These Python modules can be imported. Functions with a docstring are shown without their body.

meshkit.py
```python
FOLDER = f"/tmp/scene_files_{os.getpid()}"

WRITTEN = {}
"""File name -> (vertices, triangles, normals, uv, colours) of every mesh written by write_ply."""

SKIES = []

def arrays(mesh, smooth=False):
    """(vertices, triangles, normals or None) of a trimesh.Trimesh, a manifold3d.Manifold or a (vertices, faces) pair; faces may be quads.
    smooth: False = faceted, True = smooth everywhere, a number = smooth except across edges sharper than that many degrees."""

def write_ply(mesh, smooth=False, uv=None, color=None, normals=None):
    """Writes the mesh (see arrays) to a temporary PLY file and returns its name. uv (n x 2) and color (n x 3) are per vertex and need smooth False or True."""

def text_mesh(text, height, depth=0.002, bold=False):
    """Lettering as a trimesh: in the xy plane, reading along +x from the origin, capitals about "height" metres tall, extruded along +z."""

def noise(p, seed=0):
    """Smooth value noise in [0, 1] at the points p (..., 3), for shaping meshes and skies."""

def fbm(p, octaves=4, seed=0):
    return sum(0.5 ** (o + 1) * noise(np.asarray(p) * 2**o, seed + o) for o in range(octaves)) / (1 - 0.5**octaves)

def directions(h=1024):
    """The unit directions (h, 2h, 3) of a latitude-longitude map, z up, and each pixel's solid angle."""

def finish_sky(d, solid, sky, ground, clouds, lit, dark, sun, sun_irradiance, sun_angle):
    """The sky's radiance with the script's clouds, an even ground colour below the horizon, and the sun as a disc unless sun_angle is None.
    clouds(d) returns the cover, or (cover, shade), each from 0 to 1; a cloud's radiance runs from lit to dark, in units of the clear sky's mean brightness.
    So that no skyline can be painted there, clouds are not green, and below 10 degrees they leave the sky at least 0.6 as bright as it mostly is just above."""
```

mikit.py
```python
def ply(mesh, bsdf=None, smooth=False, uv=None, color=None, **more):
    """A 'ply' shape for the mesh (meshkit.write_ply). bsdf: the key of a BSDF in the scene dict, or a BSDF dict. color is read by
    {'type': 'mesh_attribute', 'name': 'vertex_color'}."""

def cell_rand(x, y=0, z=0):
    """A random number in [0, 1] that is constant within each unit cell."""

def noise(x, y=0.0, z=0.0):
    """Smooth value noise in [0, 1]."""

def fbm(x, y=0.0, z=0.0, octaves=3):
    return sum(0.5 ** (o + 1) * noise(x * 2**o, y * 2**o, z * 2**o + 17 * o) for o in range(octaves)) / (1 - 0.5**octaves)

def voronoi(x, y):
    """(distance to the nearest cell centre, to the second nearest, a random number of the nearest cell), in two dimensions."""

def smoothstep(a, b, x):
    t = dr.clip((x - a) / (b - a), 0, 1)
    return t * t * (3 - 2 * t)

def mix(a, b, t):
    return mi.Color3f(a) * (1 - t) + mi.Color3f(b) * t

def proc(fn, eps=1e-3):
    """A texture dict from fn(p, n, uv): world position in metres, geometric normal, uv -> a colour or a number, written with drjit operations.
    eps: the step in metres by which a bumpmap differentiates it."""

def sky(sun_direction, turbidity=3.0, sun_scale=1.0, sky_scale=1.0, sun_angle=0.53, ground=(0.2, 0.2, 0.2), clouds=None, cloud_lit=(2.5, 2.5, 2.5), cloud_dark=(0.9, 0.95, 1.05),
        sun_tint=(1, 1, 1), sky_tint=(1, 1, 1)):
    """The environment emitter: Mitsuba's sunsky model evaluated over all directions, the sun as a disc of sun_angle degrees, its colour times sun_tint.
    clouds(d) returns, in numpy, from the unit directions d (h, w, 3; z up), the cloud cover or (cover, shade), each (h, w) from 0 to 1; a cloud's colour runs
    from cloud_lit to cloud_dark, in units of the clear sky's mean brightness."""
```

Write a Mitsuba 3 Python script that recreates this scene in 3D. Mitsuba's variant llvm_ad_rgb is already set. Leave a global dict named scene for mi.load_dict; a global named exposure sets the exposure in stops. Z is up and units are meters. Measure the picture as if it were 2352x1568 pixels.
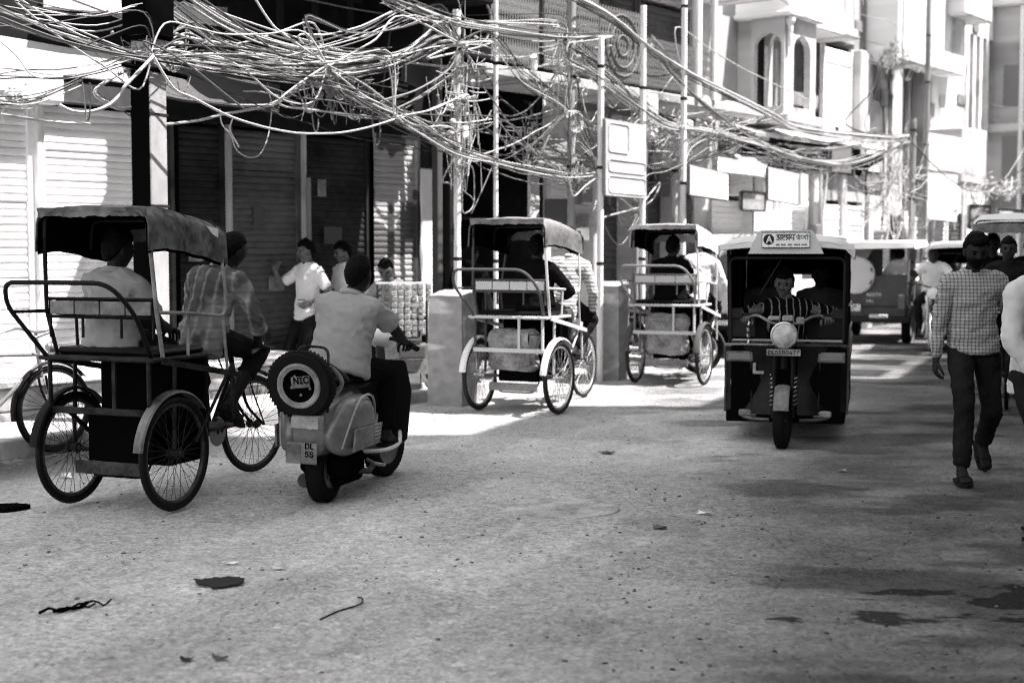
# A narrow old-town street, seen from the road: cycle rickshaws, a scooter and an electric rickshaw under a web of cables.
import math, random
import numpy as np, trimesh, manifold3d as m3, shapely.geometry as sg
import drjit as dr, mitsuba as mi
import mikit, meshkit
from mikit import proc, noise, fbm, smoothstep, mix

rng = np.random.default_rng(7)
scene, labels = {}, {}
T = mi.ScalarTransform4f
# ---------------------------------------------------------------- camera, sky, exposure
FPX, CXP, CYP, CAMZ = 3300.0, 1176.0, 784.0, 1.6          # focal length and centre in units of a 2352-wide picture
PITCH = math.atan((CYP - 570.0) / FPX)
_f = np.array([0, math.cos(PITCH), -math.sin(PITCH)]); _u = np.array([0, math.sin(PITCH), math.cos(PITCH)])
scene['camera'] = {'type': 'thinlens', 'fov': 2 * math.degrees(math.atan(CXP / FPX)), 'fov_axis': 'x',
    'to_world': T().look_at(origin=[0, 0, CAMZ], target=[0, _f[1], CAMZ + _f[2]], up=[0, 0, 1]),
    'aperture_radius': 0.012, 'focus_distance': 9.0, 'near_clip': 0.05, 'far_clip': 500.0}
SUN_AZ, SUN_EL = 105.0, 62.0
SUN = (math.cos(math.radians(SUN_EL)) * math.sin(math.radians(SUN_AZ)), math.cos(math.radians(SUN_EL)) * math.cos(math.radians(SUN_AZ)), math.sin(math.radians(SUN_EL)))
scene['sky'] = mikit.sky(SUN, turbidity=3, sun_scale=1.0, sky_scale=1.0, clouds=lambda d: 1.0, cloud_lit=(1.7, 1.7, 1.7), cloud_dark=(1.7, 1.7, 1.7),
                         sun_tint=(0.87, 0.98, 1.26))
exposure = 3.4
# ---------------------------------------------------------------- helpers: meshes as (vertices, triangles)
def A(*v): return np.array(v, float)
def unit(v):
    v = np.asarray(v, float); return v / (np.linalg.norm(v) + 1e-12)
def cat(*ms):
    ms = [m for m in ms if m is not None and len(m[0])]
    at = np.cumsum([0] + [len(m[0]) for m in ms])
    return np.vstack([m[0] for m in ms]), np.vstack([m[1] + a for m, a in zip(ms, at)])
def hull(pts):
    m = m3.Manifold.hull_points(np.asarray(pts, float)).to_mesh()
    return np.array(m.vert_properties[:, :3], float), np.array(m.tri_verts, int)
def man(m):
    v, f = m; return m3.Manifold(m3.Mesh(np.asarray(v, np.float32), np.asarray(f, np.uint32)))
def unman(m):
    m = m.to_mesh(); return np.array(m.vert_properties[:, :3], float), np.array(m.tri_verts, int)
_BF = np.array([[0,1,3],[0,3,2],[4,6,7],[4,7,5],[0,4,5],[0,5,1],[2,3,7],[2,7,6],[0,2,6],[0,6,4],[1,5,7],[1,7,3]])
def box(c, s, b=0.0):
    """box by centre and size, edges chamfered by b"""
    c, h = np.asarray(c, float), np.asarray(s, float) / 2
    if b <= 0:
        return c + np.array([[x, y, z] for x in (-1, 1) for y in (-1, 1) for z in (-1, 1)], float) * h, _BF
    b = min(b, 0.45 * 2 * h.min())
    return hull([c + np.array([x, y, z]) * (h - b * (1 - np.eye(3)[k])) for x in (-1, 1) for y in (-1, 1) for z in (-1, 1) for k in range(3)])
def bx(x0, x1, y0, y1, z0, z1, b=0.0): return box(((x0+x1)/2, (y0+y1)/2, (z0+z1)/2), (abs(x1-x0), abs(y1-y0), abs(z1-z0)), b)
def tube(p, r, n=6, closed=False, cap=True):
    p = np.asarray(p, float); k = len(p)
    r = np.broadcast_to(r, (k,)).astype(float)
    t = (np.roll(p, -1, 0) - np.roll(p, 1, 0)) if closed else np.gradient(p, axis=0)
    t /= np.linalg.norm(t, axis=1, keepdims=True) + 1e-12
    a = np.zeros_like(p); x = np.cross(t[0], [0, 0, 1.0] if abs(t[0][2]) < .9 else [1.0, 0, 0]); a[0] = unit(x)
    for i in range(1, k):
        x = a[i-1] - t[i] * np.dot(a[i-1], t[i]); a[i] = unit(x)
    b = np.cross(t, a); g = np.arange(n) * 2 * np.pi / n
    v = p[:, None] + r[:, None, None] * (np.cos(g)[None, :, None] * a[:, None] + np.sin(g)[None, :, None] * b[:, None])
    K = k if closed else k - 1
    i, j = np.meshgrid(np.arange(K), np.arange(n), indexing='ij'); i2 = (i + 1) % k; j2 = (j + 1) % n
    q = np.stack([i*n+j, i*n+j2, i2*n+j2, i2*n+j], -1).reshape(-1, 4)
    f = np.vstack([q[:, [0, 1, 2]], q[:, [0, 2, 3]]])
    v = v.reshape(-1, 3)
    if cap and not closed:
        m = np.arange(1, n - 1); z = np.zeros_like(m)
        f = np.vstack([f, np.stack([z, m + 1, m], 1), (k-1)*n + np.stack([z, m, m + 1], 1)])
    return v, f
def smoothpath(p, k=6, closed=False):
    """Catmull-Rom through the points"""
    p = np.asarray(p, float); n = len(p); out = []
    g = (lambda i: p[i % n]) if closed else (lambda i: p[min(max(i, 0), n-1)])
    for i in range(n if closed else n - 1):
        a, b, c, d = g(i-1), g(i), g(i+1), g(i+2)
        for s in np.arange(k) / k:
            out.append(.5*((2*b)+(-a+c)*s+(2*a-5*b+4*c-d)*s*s+(-a+3*b-3*c+d)*s**3))
    if not closed: out.append(p[-1])
    return np.array(out)
def fillet(p, r, k=4, closed=False):
    """polyline with rounded corners"""
    p = np.asarray(p, float); n = len(p); out = []
    for i in range(n):
        if not closed and i in (0, n-1): out.append(p[i]); continue
        a, b, c = p[i-1], p[i], p[(i+1) % n]
        d1, d2 = np.linalg.norm(a-b), np.linalg.norm(c-b); q = min(r, .45*d1, .45*d2)
        s, e = b+(a-b)/d1*q, b+(c-b)/d2*q
        for t in np.linspace(0, 1, k): out.append((1-t)**2*s+2*t*(1-t)*b+t*t*e)
    return np.array(out)
def lathe(prof, n=24, a0=0, a1=2*math.pi):
    """(radius, z) profile around z"""
    prof = np.asarray(prof, float); k = len(prof); full = abs(a1-a0) > 6.28
    g = np.linspace(a0, a1, n, endpoint=not full)
    v = np.stack([np.outer(np.cos(g), prof[:, 0]), np.outer(np.sin(g), prof[:, 0]), np.tile(prof[:, 1], (n, 1))], -1).reshape(-1, 3)
    i, j = np.meshgrid(np.arange(n if full else n-1), np.arange(k-1), indexing='ij'); i2 = (i+1) % n
    q = np.stack([i*k+j, i2*k+j, i2*k+j+1, i*k+j+1], -1).reshape(-1, 4)
    return v, np.vstack([q[:, [0, 1, 2]], q[:, [0, 2, 3]]])
def grid(P):
    """sheet from an array of points (a, b, 3)"""
    a, b = P.shape[:2]
    i, j = np.meshgrid(np.arange(a-1), np.arange(b-1), indexing='ij')
    q = np.stack([i*b+j, (i+1)*b+j, (i+1)*b+j+1, i*b+j+1], -1).reshape(-1, 4)
    return P.reshape(-1, 3), np.vstack([q[:, [0, 1, 2]], q[:, [0, 2, 3]]])
def shell(P, th):
    """sheet with thickness: array of points (a, b, 3) doubled along its normals"""
    du, dv = np.gradient(P, axis=0), np.gradient(P, axis=1)
    n = np.cross(du, dv); n /= np.linalg.norm(n, axis=-1, keepdims=True) + 1e-12
    Q = P - n * th; a, b = P.shape[:2]
    v1, f1 = grid(P); v2, f2 = grid(Q)
    rim = [(i, 0) for i in range(a)] + [(a-1, j) for j in range(1, b)] + [(i, b-1) for i in range(a-2, -1, -1)] + [(0, j) for j in range(b-2, 0, -1)]
    k = np.array([i*b+j for i, j in rim]); k2 = np.roll(k, -1); o = a*b
    f3 = np.vstack([np.stack([k, k+o, k2], 1), np.stack([k2, k+o, k2+o], 1)])
    return np.vstack([v1, v2]), np.vstack([f1, f2[:, ::-1] + o, f3])
def prism(poly, h, z0=0.0):
    """extrude a 2-D outline (points or shapely polygon) along z"""
    g = poly if hasattr(poly, 'geom_type') else sg.Polygon(poly)
    ms = [trimesh.creation.extrude_polygon(q, h, engine='earcut') for q in getattr(g, 'geoms', [g])]
    return cat(*[(np.array(m.vertices) + [0, 0, z0], np.array(m.faces)) for m in ms])
def sph(c, r, n=10):
    m = trimesh.creation.uv_sphere(1.0, count=[n, 2*n]); return np.array(m.vertices) * r + np.asarray(c, float), np.array(m.faces)
def ico(sub=2):
    m = trimesh.creation.icosphere(subdivisions=sub); return np.array(m.vertices), np.array(m.faces)
def cyl(p0, p1, r, n=12, r1=None): return tube([p0, p1], [r, r if r1 is None else r1], n)
def X(m, M): return m[0] @ M[:3, :3].T + M[:3, 3], (m[1] if np.linalg.det(M[:3, :3]) > 0 else m[1][:, ::-1])
def tr(x, y, z): M = np.eye(4); M[:3, 3] = x, y, z; return M
def rot(ax, deg):
    c, s = math.cos(math.radians(deg)), math.sin(math.radians(deg)); M = np.eye(4)
    i, j = {'x': (1, 2), 'y': (2, 0), 'z': (0, 1)}[ax]
    M[i, i] = M[j, j] = c; M[i, j] = -s; M[j, i] = s; return M
def frame(o, x, y, z): M = np.eye(4); M[:3, 0], M[:3, 1], M[:3, 2], M[:3, 3] = x, y, z, o; return M
def sc(x, y, z): return np.diag([x, y, z, 1.0])
def subdiv(m, L):
    v, f = trimesh.remesh.subdivide_to_size(m[0], m[1], L); return np.asarray(v), np.asarray(f)
def bumpy(m, amp, size, seed=0):
    """push vertices along their normals with noise"""
    t = trimesh.Trimesh(m[0], m[1], process=False); n = np.array(t.vertex_normals)
    return m[0] + n * (amp * (meshkit.fbm(m[0] / size + 31.7, 3, seed) - .5) * 2)[:, None], m[1]
def weld(m):
    t = trimesh.Trimesh(m[0], m[1], process=True); return np.array(t.vertices), np.array(t.faces)
# ---------------------------------------------------------------- picture units (2352 wide) to places
def ray(px, py):
    d = _f + (px-CXP)/FPX*A(1, 0, 0) + (CYP-py)/FPX*_u; return d
def at(px, py, Y):
    d = ray(px, py); return A(0, 0, CAMZ) + d * (Y / d[1])
def gp(px, py, z=0.0):
    d = ray(px, py); return A(0, 0, CAMZ) + d * ((z-CAMZ)/d[2])
TH = math.radians(37.0)
U3, N3, Z3, F0 = A(math.sin(TH), math.cos(TH), 0), A(math.cos(TH), -math.sin(TH), 0), A(0, 0, 1), A(-2.95, 15.8, 0)
def F(u, d, z): return F0 + u*U3 + d*N3 + z*Z3              # along the row of shops, out from it, up
def fac(px, py, d=0.0):
    r = ray(px, py); o = A(0, 0, CAMZ); t = np.dot(F0 + d*N3 - o, N3) / np.dot(r, N3); return o + r*t
def fuz(px, py, d=0.0):
    p = fac(px, py, d) - F0; return float(p @ U3), float(p[2])
FM = frame(F0, U3, -N3, Z3)                                 # local (u, -d, z)
def fbx(u0, u1, d0, d1, z0, z1, b=0.0): return X(bx(u0, u1, -d1, -d0, z0, z1, b), FM)
# ---------------------------------------------------------------- registry
def newkey(name):
    used = lambda k: k in scene or k in labels or k in _things
    if not used(name): return name
    i = 1
    while used(f'{name}_{i:03d}'): i += 1
    return f'{name}_{i:03d}'
_things = set()
def thing(name, label, category, group=None):
    k = newkey(name); _things.add(k); labels[k] = {'label': label, 'category': category}
    if group: labels[k]['group'] = group
    return k
def put(name, mesh, bsdf, parent=None, smooth=False, label=None, kind=None, M=None, color=None):
    k = newkey(name if parent is None else parent + '__' + name); _things.add(k)
    if M is not None: mesh = X(mesh, M)
    scene[k] = mikit.ply(mesh, bsdf, smooth, color=color)
    if label or kind:
        d = labels.setdefault(k, {})
        if label: d['label'] = label
        if kind: d['kind'] = kind
    return k
def solo(name, mesh, bsdf, label, category, group=None, smooth=False, M=None):
    """a thing that is one mesh"""
    k = newkey(name); labels[k] = {'label': label, 'category': category}
    if group: labels[k]['group'] = group
    scene[k] = mikit.ply(X(mesh, M) if M is not None else mesh, bsdf, smooth)
    return k
def setting(name, mesh, bsdf, smooth=False):
    k = newkey(name); labels[k] = {'kind': 'structure'}; scene[k] = mikit.ply(mesh, bsdf, smooth); return k
# ---------------------------------------------------------------- materials (the photograph is black and white)
def M_(name, v, rough=.7, metal=0., spec=.3, coat=0.):
    b = {'type': 'principled', 'base_color': v if isinstance(v, dict) else {'type': 'rgb', 'value': [float(v)]*3}, 'roughness': rough, 'metallic': metal, 'specular': spec}
    if coat: b['clearcoat'] = coat
    scene[name] = {'type': 'twosided', 'bsdf': b}; return name
def gcol(x): return mi.Color3f(x, x, x)
def dirty(base, var, scale, seed=0., zs=1.):
    """a grey with blotches"""
    def fn(p, n, uv):
        a = fbm(p.x*scale+seed, p.y*scale+3.1, p.z*scale*zs, 3); b = fbm(p.x*scale*7, p.y*scale*7+seed, p.z*scale*5*zs, 2)
        return gcol(dr.maximum(base*(1+var*(1.4*(a-.5)*2+.6*(b-.5)*2)), .002))
    return proc(fn)
def bumped(name, inner, fn, scale=1., eps=2e-3):
    scene[name] = {'type': 'twosided', 'bsdf': {'type': 'bumpmap', 'arbitrary': proc(fn, eps), 'scale': scale, 'bsdf': scene[inner]['bsdf']}}; return name
# plain
for nm, v, r, me, sp in (('black_paint', .006, .5, 0, .1), ('soot', .003, .95, 0, .0), ('tyre', .008, .8, 0, .06), ('dark_cloth', .006, .95, 0, .02), ('hair', .003, .7, 0, .06),
        ('skin_dark', .03, .6, 0, .12), ('skin', .10, .6, 0, .3), ('grey_paint', .16, .5, 0, .4), ('mid_metal', .22, .45, .6, .5), ('bright_metal', .6, .3, .9, .5),
        ('white_paint', .72, .45, 0, .4), ('cream', .5, .7, 0, .3), ('charcoal', .022, .7, 0, .08), ('dark_grey', .07, .7, 0, .2), ('paper', .62, .8, 0, .2), ('lamp_white', .85, .3, 0, .5),
        ('wire_pale', .42, .55, 0, .35), ('wire_grey', .2, .6, 0, .3), ('wire_dark', .02, .6, 0, .3), ('wire_mid', .09, .6, 0, .3), ('leaf', .05, .8, 0, .2), ('sole', .012, .9, 0, .1)):
    M_(nm, v, r, me, sp)
scene['glass'] = {'type': 'thindielectric'}
# ---------------------------------------------------------------- surface materials of the setting
def road_col(p, n, uv):
    x, y = p.x, p.y
    big = fbm(x*.35+4, y*.35, 0, 3); mid = fbm(x*1.3, y*1.1+9, 2, 3); fine = fbm(x*26, y*26, 0, 2); grit = noise(x*75, y*75)
    spk = smoothstep(.83, .9, noise(x*34+9, y*34)) * smoothstep(.38, .62, fbm(x*1.7+2, y*1.7, 5, 2))
    v = .285*(1+.38*(big-.5)+.36*(mid-.5)+.5*(fine-.5)+.55*(grit-.5))
    # smoother worn patches of a paler screed
    pale = smoothstep(.53, .585, fbm(x*.6+11, y*.95+2, 0, 3)); v = v*(1+.17*pale)
    v = v*(1-.35*spk*(1-.7*pale))
    q1, q2, q3 = mikit.voronoi(x*.55+.6*fbm(x*1.2, y*1.2, 0, 3), y*.55+.6*fbm(x*1.2+9, y*1.2, 0, 3)); crack = (1-smoothstep(.0, .014, q2-q1))*smoothstep(.5, .62, fbm(x*.8, y*.8+4, 2, 2)); v = v*(1-.3*crack)
    ta, tb = x*math.sin(TH-.2)+y*math.cos(TH-.2), x*math.cos(TH-.2)-y*math.sin(TH-.2); v = v*(1+.34*(fbm(ta*.22, tb*1.9, 3, 3)-.5)+.3*(fbm(ta*1.1+5, tb*5.2, 8, 3)-.5))
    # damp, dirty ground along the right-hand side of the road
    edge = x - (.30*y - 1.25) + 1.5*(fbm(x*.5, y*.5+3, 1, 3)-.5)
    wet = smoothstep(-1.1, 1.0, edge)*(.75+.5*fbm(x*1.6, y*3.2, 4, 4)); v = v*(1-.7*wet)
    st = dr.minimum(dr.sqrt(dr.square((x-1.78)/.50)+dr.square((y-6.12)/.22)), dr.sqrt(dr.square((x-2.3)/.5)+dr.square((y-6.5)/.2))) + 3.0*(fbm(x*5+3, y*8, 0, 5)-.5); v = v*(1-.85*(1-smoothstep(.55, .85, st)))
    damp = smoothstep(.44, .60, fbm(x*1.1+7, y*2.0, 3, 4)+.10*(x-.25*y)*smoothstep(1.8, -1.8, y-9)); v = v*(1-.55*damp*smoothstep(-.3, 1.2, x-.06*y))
    tr_ = smoothstep(.5, .72, fbm(x*.9+y*.35, y*.5-x*.2, 7, 3))*smoothstep(0, 2.5, x); v = v*(1-.25*tr_)
    gut = smoothstep(1.6, .5, (x+2.95)*math.cos(TH)-(y-15.8)*math.sin(TH)-2.05)*smoothstep(-1.9, -2.8, x+.1*(mid-.5)); v = v*(1-.8*gut*smoothstep(.3, .6, fine*.4+mid*.6))
    return gcol(dr.maximum(v, .006))
def road_bump(p, n, uv):
    x, y = p.x, p.y
    return .014*fbm(x*9, y*9, 0, 3)+.010*noise(x*38, y*38)+.007*noise(x*90, y*90)
M_('road_base', proc(road_col), .88, 0, .2); bumped('road_mat', 'road_base', road_bump)
def grime(base, seed, amt):
    """plaster with blotches, rain streaks and bare patches"""
    def fn(p, n, uv):
        h = p.x*.8+p.y*.9
        st = smoothstep(.52, .75, fbm(h*3.2+seed, p.z*.28, seed, 3)); bl = smoothstep(.5, .68, fbm(h*1.1, p.z*1.3+seed, 3, 4)); fi = fbm(h*9, p.z*9, seed, 2)
        return gcol(base*(1-amt*st)*(1-amt*.8*bl)*(1+.2*(fi-.5)))
    return proc(fn)
M_('plaster_pale', grime(.55, 2., .4), .85, 0, .15)
M_('plaster_white', grime(.72, 8., .4), .8, 0, .15)
M_('plaster_grey', grime(.40, 5., .4), .9, 0, .15)
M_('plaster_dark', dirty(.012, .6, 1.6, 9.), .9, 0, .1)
M_('stone', dirty(.27, .45, 3.2, 1.), .9, 0, .15)
M_('concrete', dirty(.33, .25, 4., 6., .4), .85, 0, .2)
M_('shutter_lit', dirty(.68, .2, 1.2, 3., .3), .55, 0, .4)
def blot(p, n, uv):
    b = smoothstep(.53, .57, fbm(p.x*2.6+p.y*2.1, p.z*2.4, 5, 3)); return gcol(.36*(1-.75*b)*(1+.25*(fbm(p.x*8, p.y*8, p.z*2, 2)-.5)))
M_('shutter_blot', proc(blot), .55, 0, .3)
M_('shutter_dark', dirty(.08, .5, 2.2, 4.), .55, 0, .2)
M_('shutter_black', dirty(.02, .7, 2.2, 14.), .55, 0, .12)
M_('shutter_far', dirty(.75, .1, 1.5, 5.), .7, 0, .2)
M_('sign_grey', dirty(.25, .6, 3., 2.), .7, 0, .2)
M_('rusty', dirty(.04, .9, 9., 2.), .7, 0, .12)
M_('worn_board', dirty(.2, .55, 6., 12.), .8, 0, .2)
def post_col(p, n, uv):
    b = smoothstep(.6, .72, fbm(p.x*5+p.y*5, p.y*3, p.z*5, 3))
    return gcol(.26*(1+.6*(fbm(p.x*14, p.y*14, p.z*14, 2)-.5))*(1+.8*b))
M_('post_paint', proc(post_col), .85, 0, .2)

# ---------------------------------------------------------------- ground
def axis(a, b, lo, hi, d, far):
    mid_ = np.arange(a, b, d); g = np.geomspace(d, far, 22)
    return np.concatenate([(a-np.cumsum(g)[::-1]), mid_, b+np.cumsum(g)])
xs, ys = axis(-7, 9, 0, 0, .06, 30), axis(2.5, 22, 0, 0, .07, 30)
Xg, Yg = np.meshgrid(xs, ys, indexing='ij')
pz = np.stack([Xg, Yg, 0*Xg], -1)
hz = .045*(meshkit.fbm(pz*[.35, .35, 1]+5, 3)-.5) + .018*(meshkit.fbm(pz*[2.2, 2.2, 1]+1, 3)-.5)
fade = np.clip((Xg+7.5)/1, 0, 1)*np.clip((9.5-Xg)/1, 0, 1)*np.clip((24-Yg)/3, 0, 1)*np.clip((Yg-1.5), 0, 1)
pz[..., 2] = hz*fade
def gz(x, y):
    q = A(x, y, 0)
    return float((.045*(meshkit.fbm(q*[.35, .35, 1]+5, 3)-.5)+.018*(meshkit.fbm(q*[2.2, 2.2, 1]+1, 3)-.5))*np.clip((x+7.5), 0, 1)*np.clip(9.5-x, 0, 1)*np.clip((24-y)/3, 0, 1)*np.clip(y-1.5, 0, 1))
setting('road', grid(pz), 'road_mat', True)
# loose grit: small stones pressed in the dust
v0, f0 = ico(0); grit, clod = [], []
for i in range(5000):
    y = 3.0+13*rng.random()**1.7; x = rng.uniform(-.42, .42)*y
    clump = meshkit.fbm(A(x*1.2, y*1.2, 3), 3)
    if clump < .5 and rng.random() < .75: continue
    r = .003+.010*rng.random()**5
    grit.append((v0*[r*rng.uniform(.8, 1.4), r*rng.uniform(.8, 1.4), r*.6]@rot('z', rng.uniform(0, 360))[:3, :3].T+[x, y, gz(x, y)+r*.1], f0))
for i in range(900):                                            # darker clods on the dirty right-hand side
    y = 4.2+6*rng.random()**1.3; x = y*rng.uniform(.06, .42)
    if meshkit.fbm(A(x*2.2, y*3.2, 9), 3) < .52: continue
    r = .003+.008*rng.random()**4; clod.append((v0*[r*rng.uniform(.8, 1.8), r, r*.6]@rot('z', rng.uniform(0, 360))[:3, :3].T+[x, y, gz(x, y)+r*.1], f0))
k = put('gravel', cat(*grit), 'dark_grey', kind='stuff'); put('dirt_clods', cat(*clod), 'charcoal', kind='stuff')
# pavement and kerb along the shops, plinth of stone blocks
pave = [fbx(-9, .9, .92, 2.2, -.2, .10, .01)]
setting('pavement', cat(*pave), 'stone')
pk = 'pavement'
for i, u in enumerate(np.arange(-9, .9, .75)):
    put('kerb_stone', fbx(u+.008, u+.742, 2.06, 2.2+.02*rng.random(), -.2, .125+.012*rng.random(), .015), 'stone', pk)
# ---------------------------------------------------------------- the row of shops
def slat_mesh(L, h=.072, depth=.02):
    a = np.linspace(-1.25, 1.25, 6); prof = np.stack([depth*(np.cos(a)-.3), h*.49*np.sin(a)/math.sin(1.25)], 1)
    v = np.array([[u, -p[0], p[1]] for u in (0, L) for p in prof]); n = len(prof)
    f = [[i, n+i, n+i+1] for i in range(n-1)]+[[i, n+i+1, i+1] for i in range(n-1)]
    return v, np.array(f)
def shutter(parent, u0, u1, z0, z1, d, mat, h=.072, label=None, holes=None):
    """a roller shutter: every slat a part, bottom bar, side channels"""
    sh = put('shutter', fbx(u0, u1, d-.05, d-.03, z0, z1), 'soot', parent, label=label)
    sm = slat_mesh(u1-u0, h); dct = None
    for i in range(int((z1-z0-.07)/h)):
        if holes and holes(i): continue
        k = newkey(sh+'__slat'); _things.add(k)
        if dct is None: dct = mikit.ply(X(sm, FM), mat, True)
        o = u0*U3+(d+.0045*rng.normal())*N3+(z0+.07+(i+.5)*h)*Z3
        scene[k] = {**dct, 'to_world': T().translate(o.tolist())}
    put('bottom_bar', fbx(u0, u1, d-.02, d+.03, z0+.005, z0+.065, .008), mat, sh)
    if u1-u0 > .7: put('lock', fbx((u0+u1)/2-.05, (u0+u1)/2+.05, d+.0, d+.05, z0+.1, z0+.2, .012), 'charcoal', sh)
    for uu in (u0, u1): put('side_channel', fbx(uu-.03, uu+.03, d-.04, d+.045, z0, z1), mat, sh)
    return sh
def P(px, d=0.0): return fuz(px, 570, d)[0]                  # place along the row of a picture column

PL = .45
# plinth: stone blocks under the shop fronts
pl = thing('stone_plinth', 'long low plinth of pale stone blocks under the shuttered shops', 'plinth')
put('core', cat(fbx(-9, .45, 0, .86, -.1, PL-.06), fbx(.45, 2.9, .5, .86, -.1, PL-.06)), 'stone', pl)
for i, u in enumerate(np.arange(-9, 2.85, .62)):
    for r in range(2):
        o = .31*(r % 2)
        put('block', fbx(max(-9, u+o-.31)+.006, min(2.9, u+o+.31)-.006, .7, .875+.02*rng.random(), -.02+r*.2, .175+r*.2, .014), 'stone', pl)
for u in np.arange(-9, 2.8, .95): put('slab', fbx(u+.004, min(2.9, u+.95)-.004, -.05 if u < .4 else .46, .93+.015*rng.random(), PL-.058, PL+.004*rng.random(), .012), 'plaster_white', pl)

# --- leftmost shop building (sunlit shutters)
b1 = thing('shop_building', 'sunlit shop building at far left with two pale roller shutters', 'building')
uA0, uA1, uB0, uB1 = P(-60), P(78), P(104), P(352)
put('wall', cat(fbx(-12, uA0-.1, -.5, .02, 0, 11), fbx(uA0-.1, uB1+.12, -.5, .0, 3.02, 3.2)), 'plaster_pale', b1)
put('upper_wall', fbx(uA0-.1, uB1+.12, -.5, .02, 3.2, 11), 'plaster_dark', b1, label='black soot-stained upper wall')
put('pier', fbx(uA1+.03, uB0-.03, -.3, .05, PL, 3.02, .012), 'plaster_white', b1); put('pier', fbx(uB1+.03, uB1+.12, -.3, .05, PL, 3.02, .012), 'plaster_grey', b1)
shutter(b1, uA0, uA1, PL, 3.0, -.06, 'shutter_lit', label='pale sunlit shutter left of the narrow pier')
shutter(b1, uB0, uB1, PL, 3.0, -.06, 'shutter_lit', label='pale shutter crossed by the slanting shadow edge')
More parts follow.
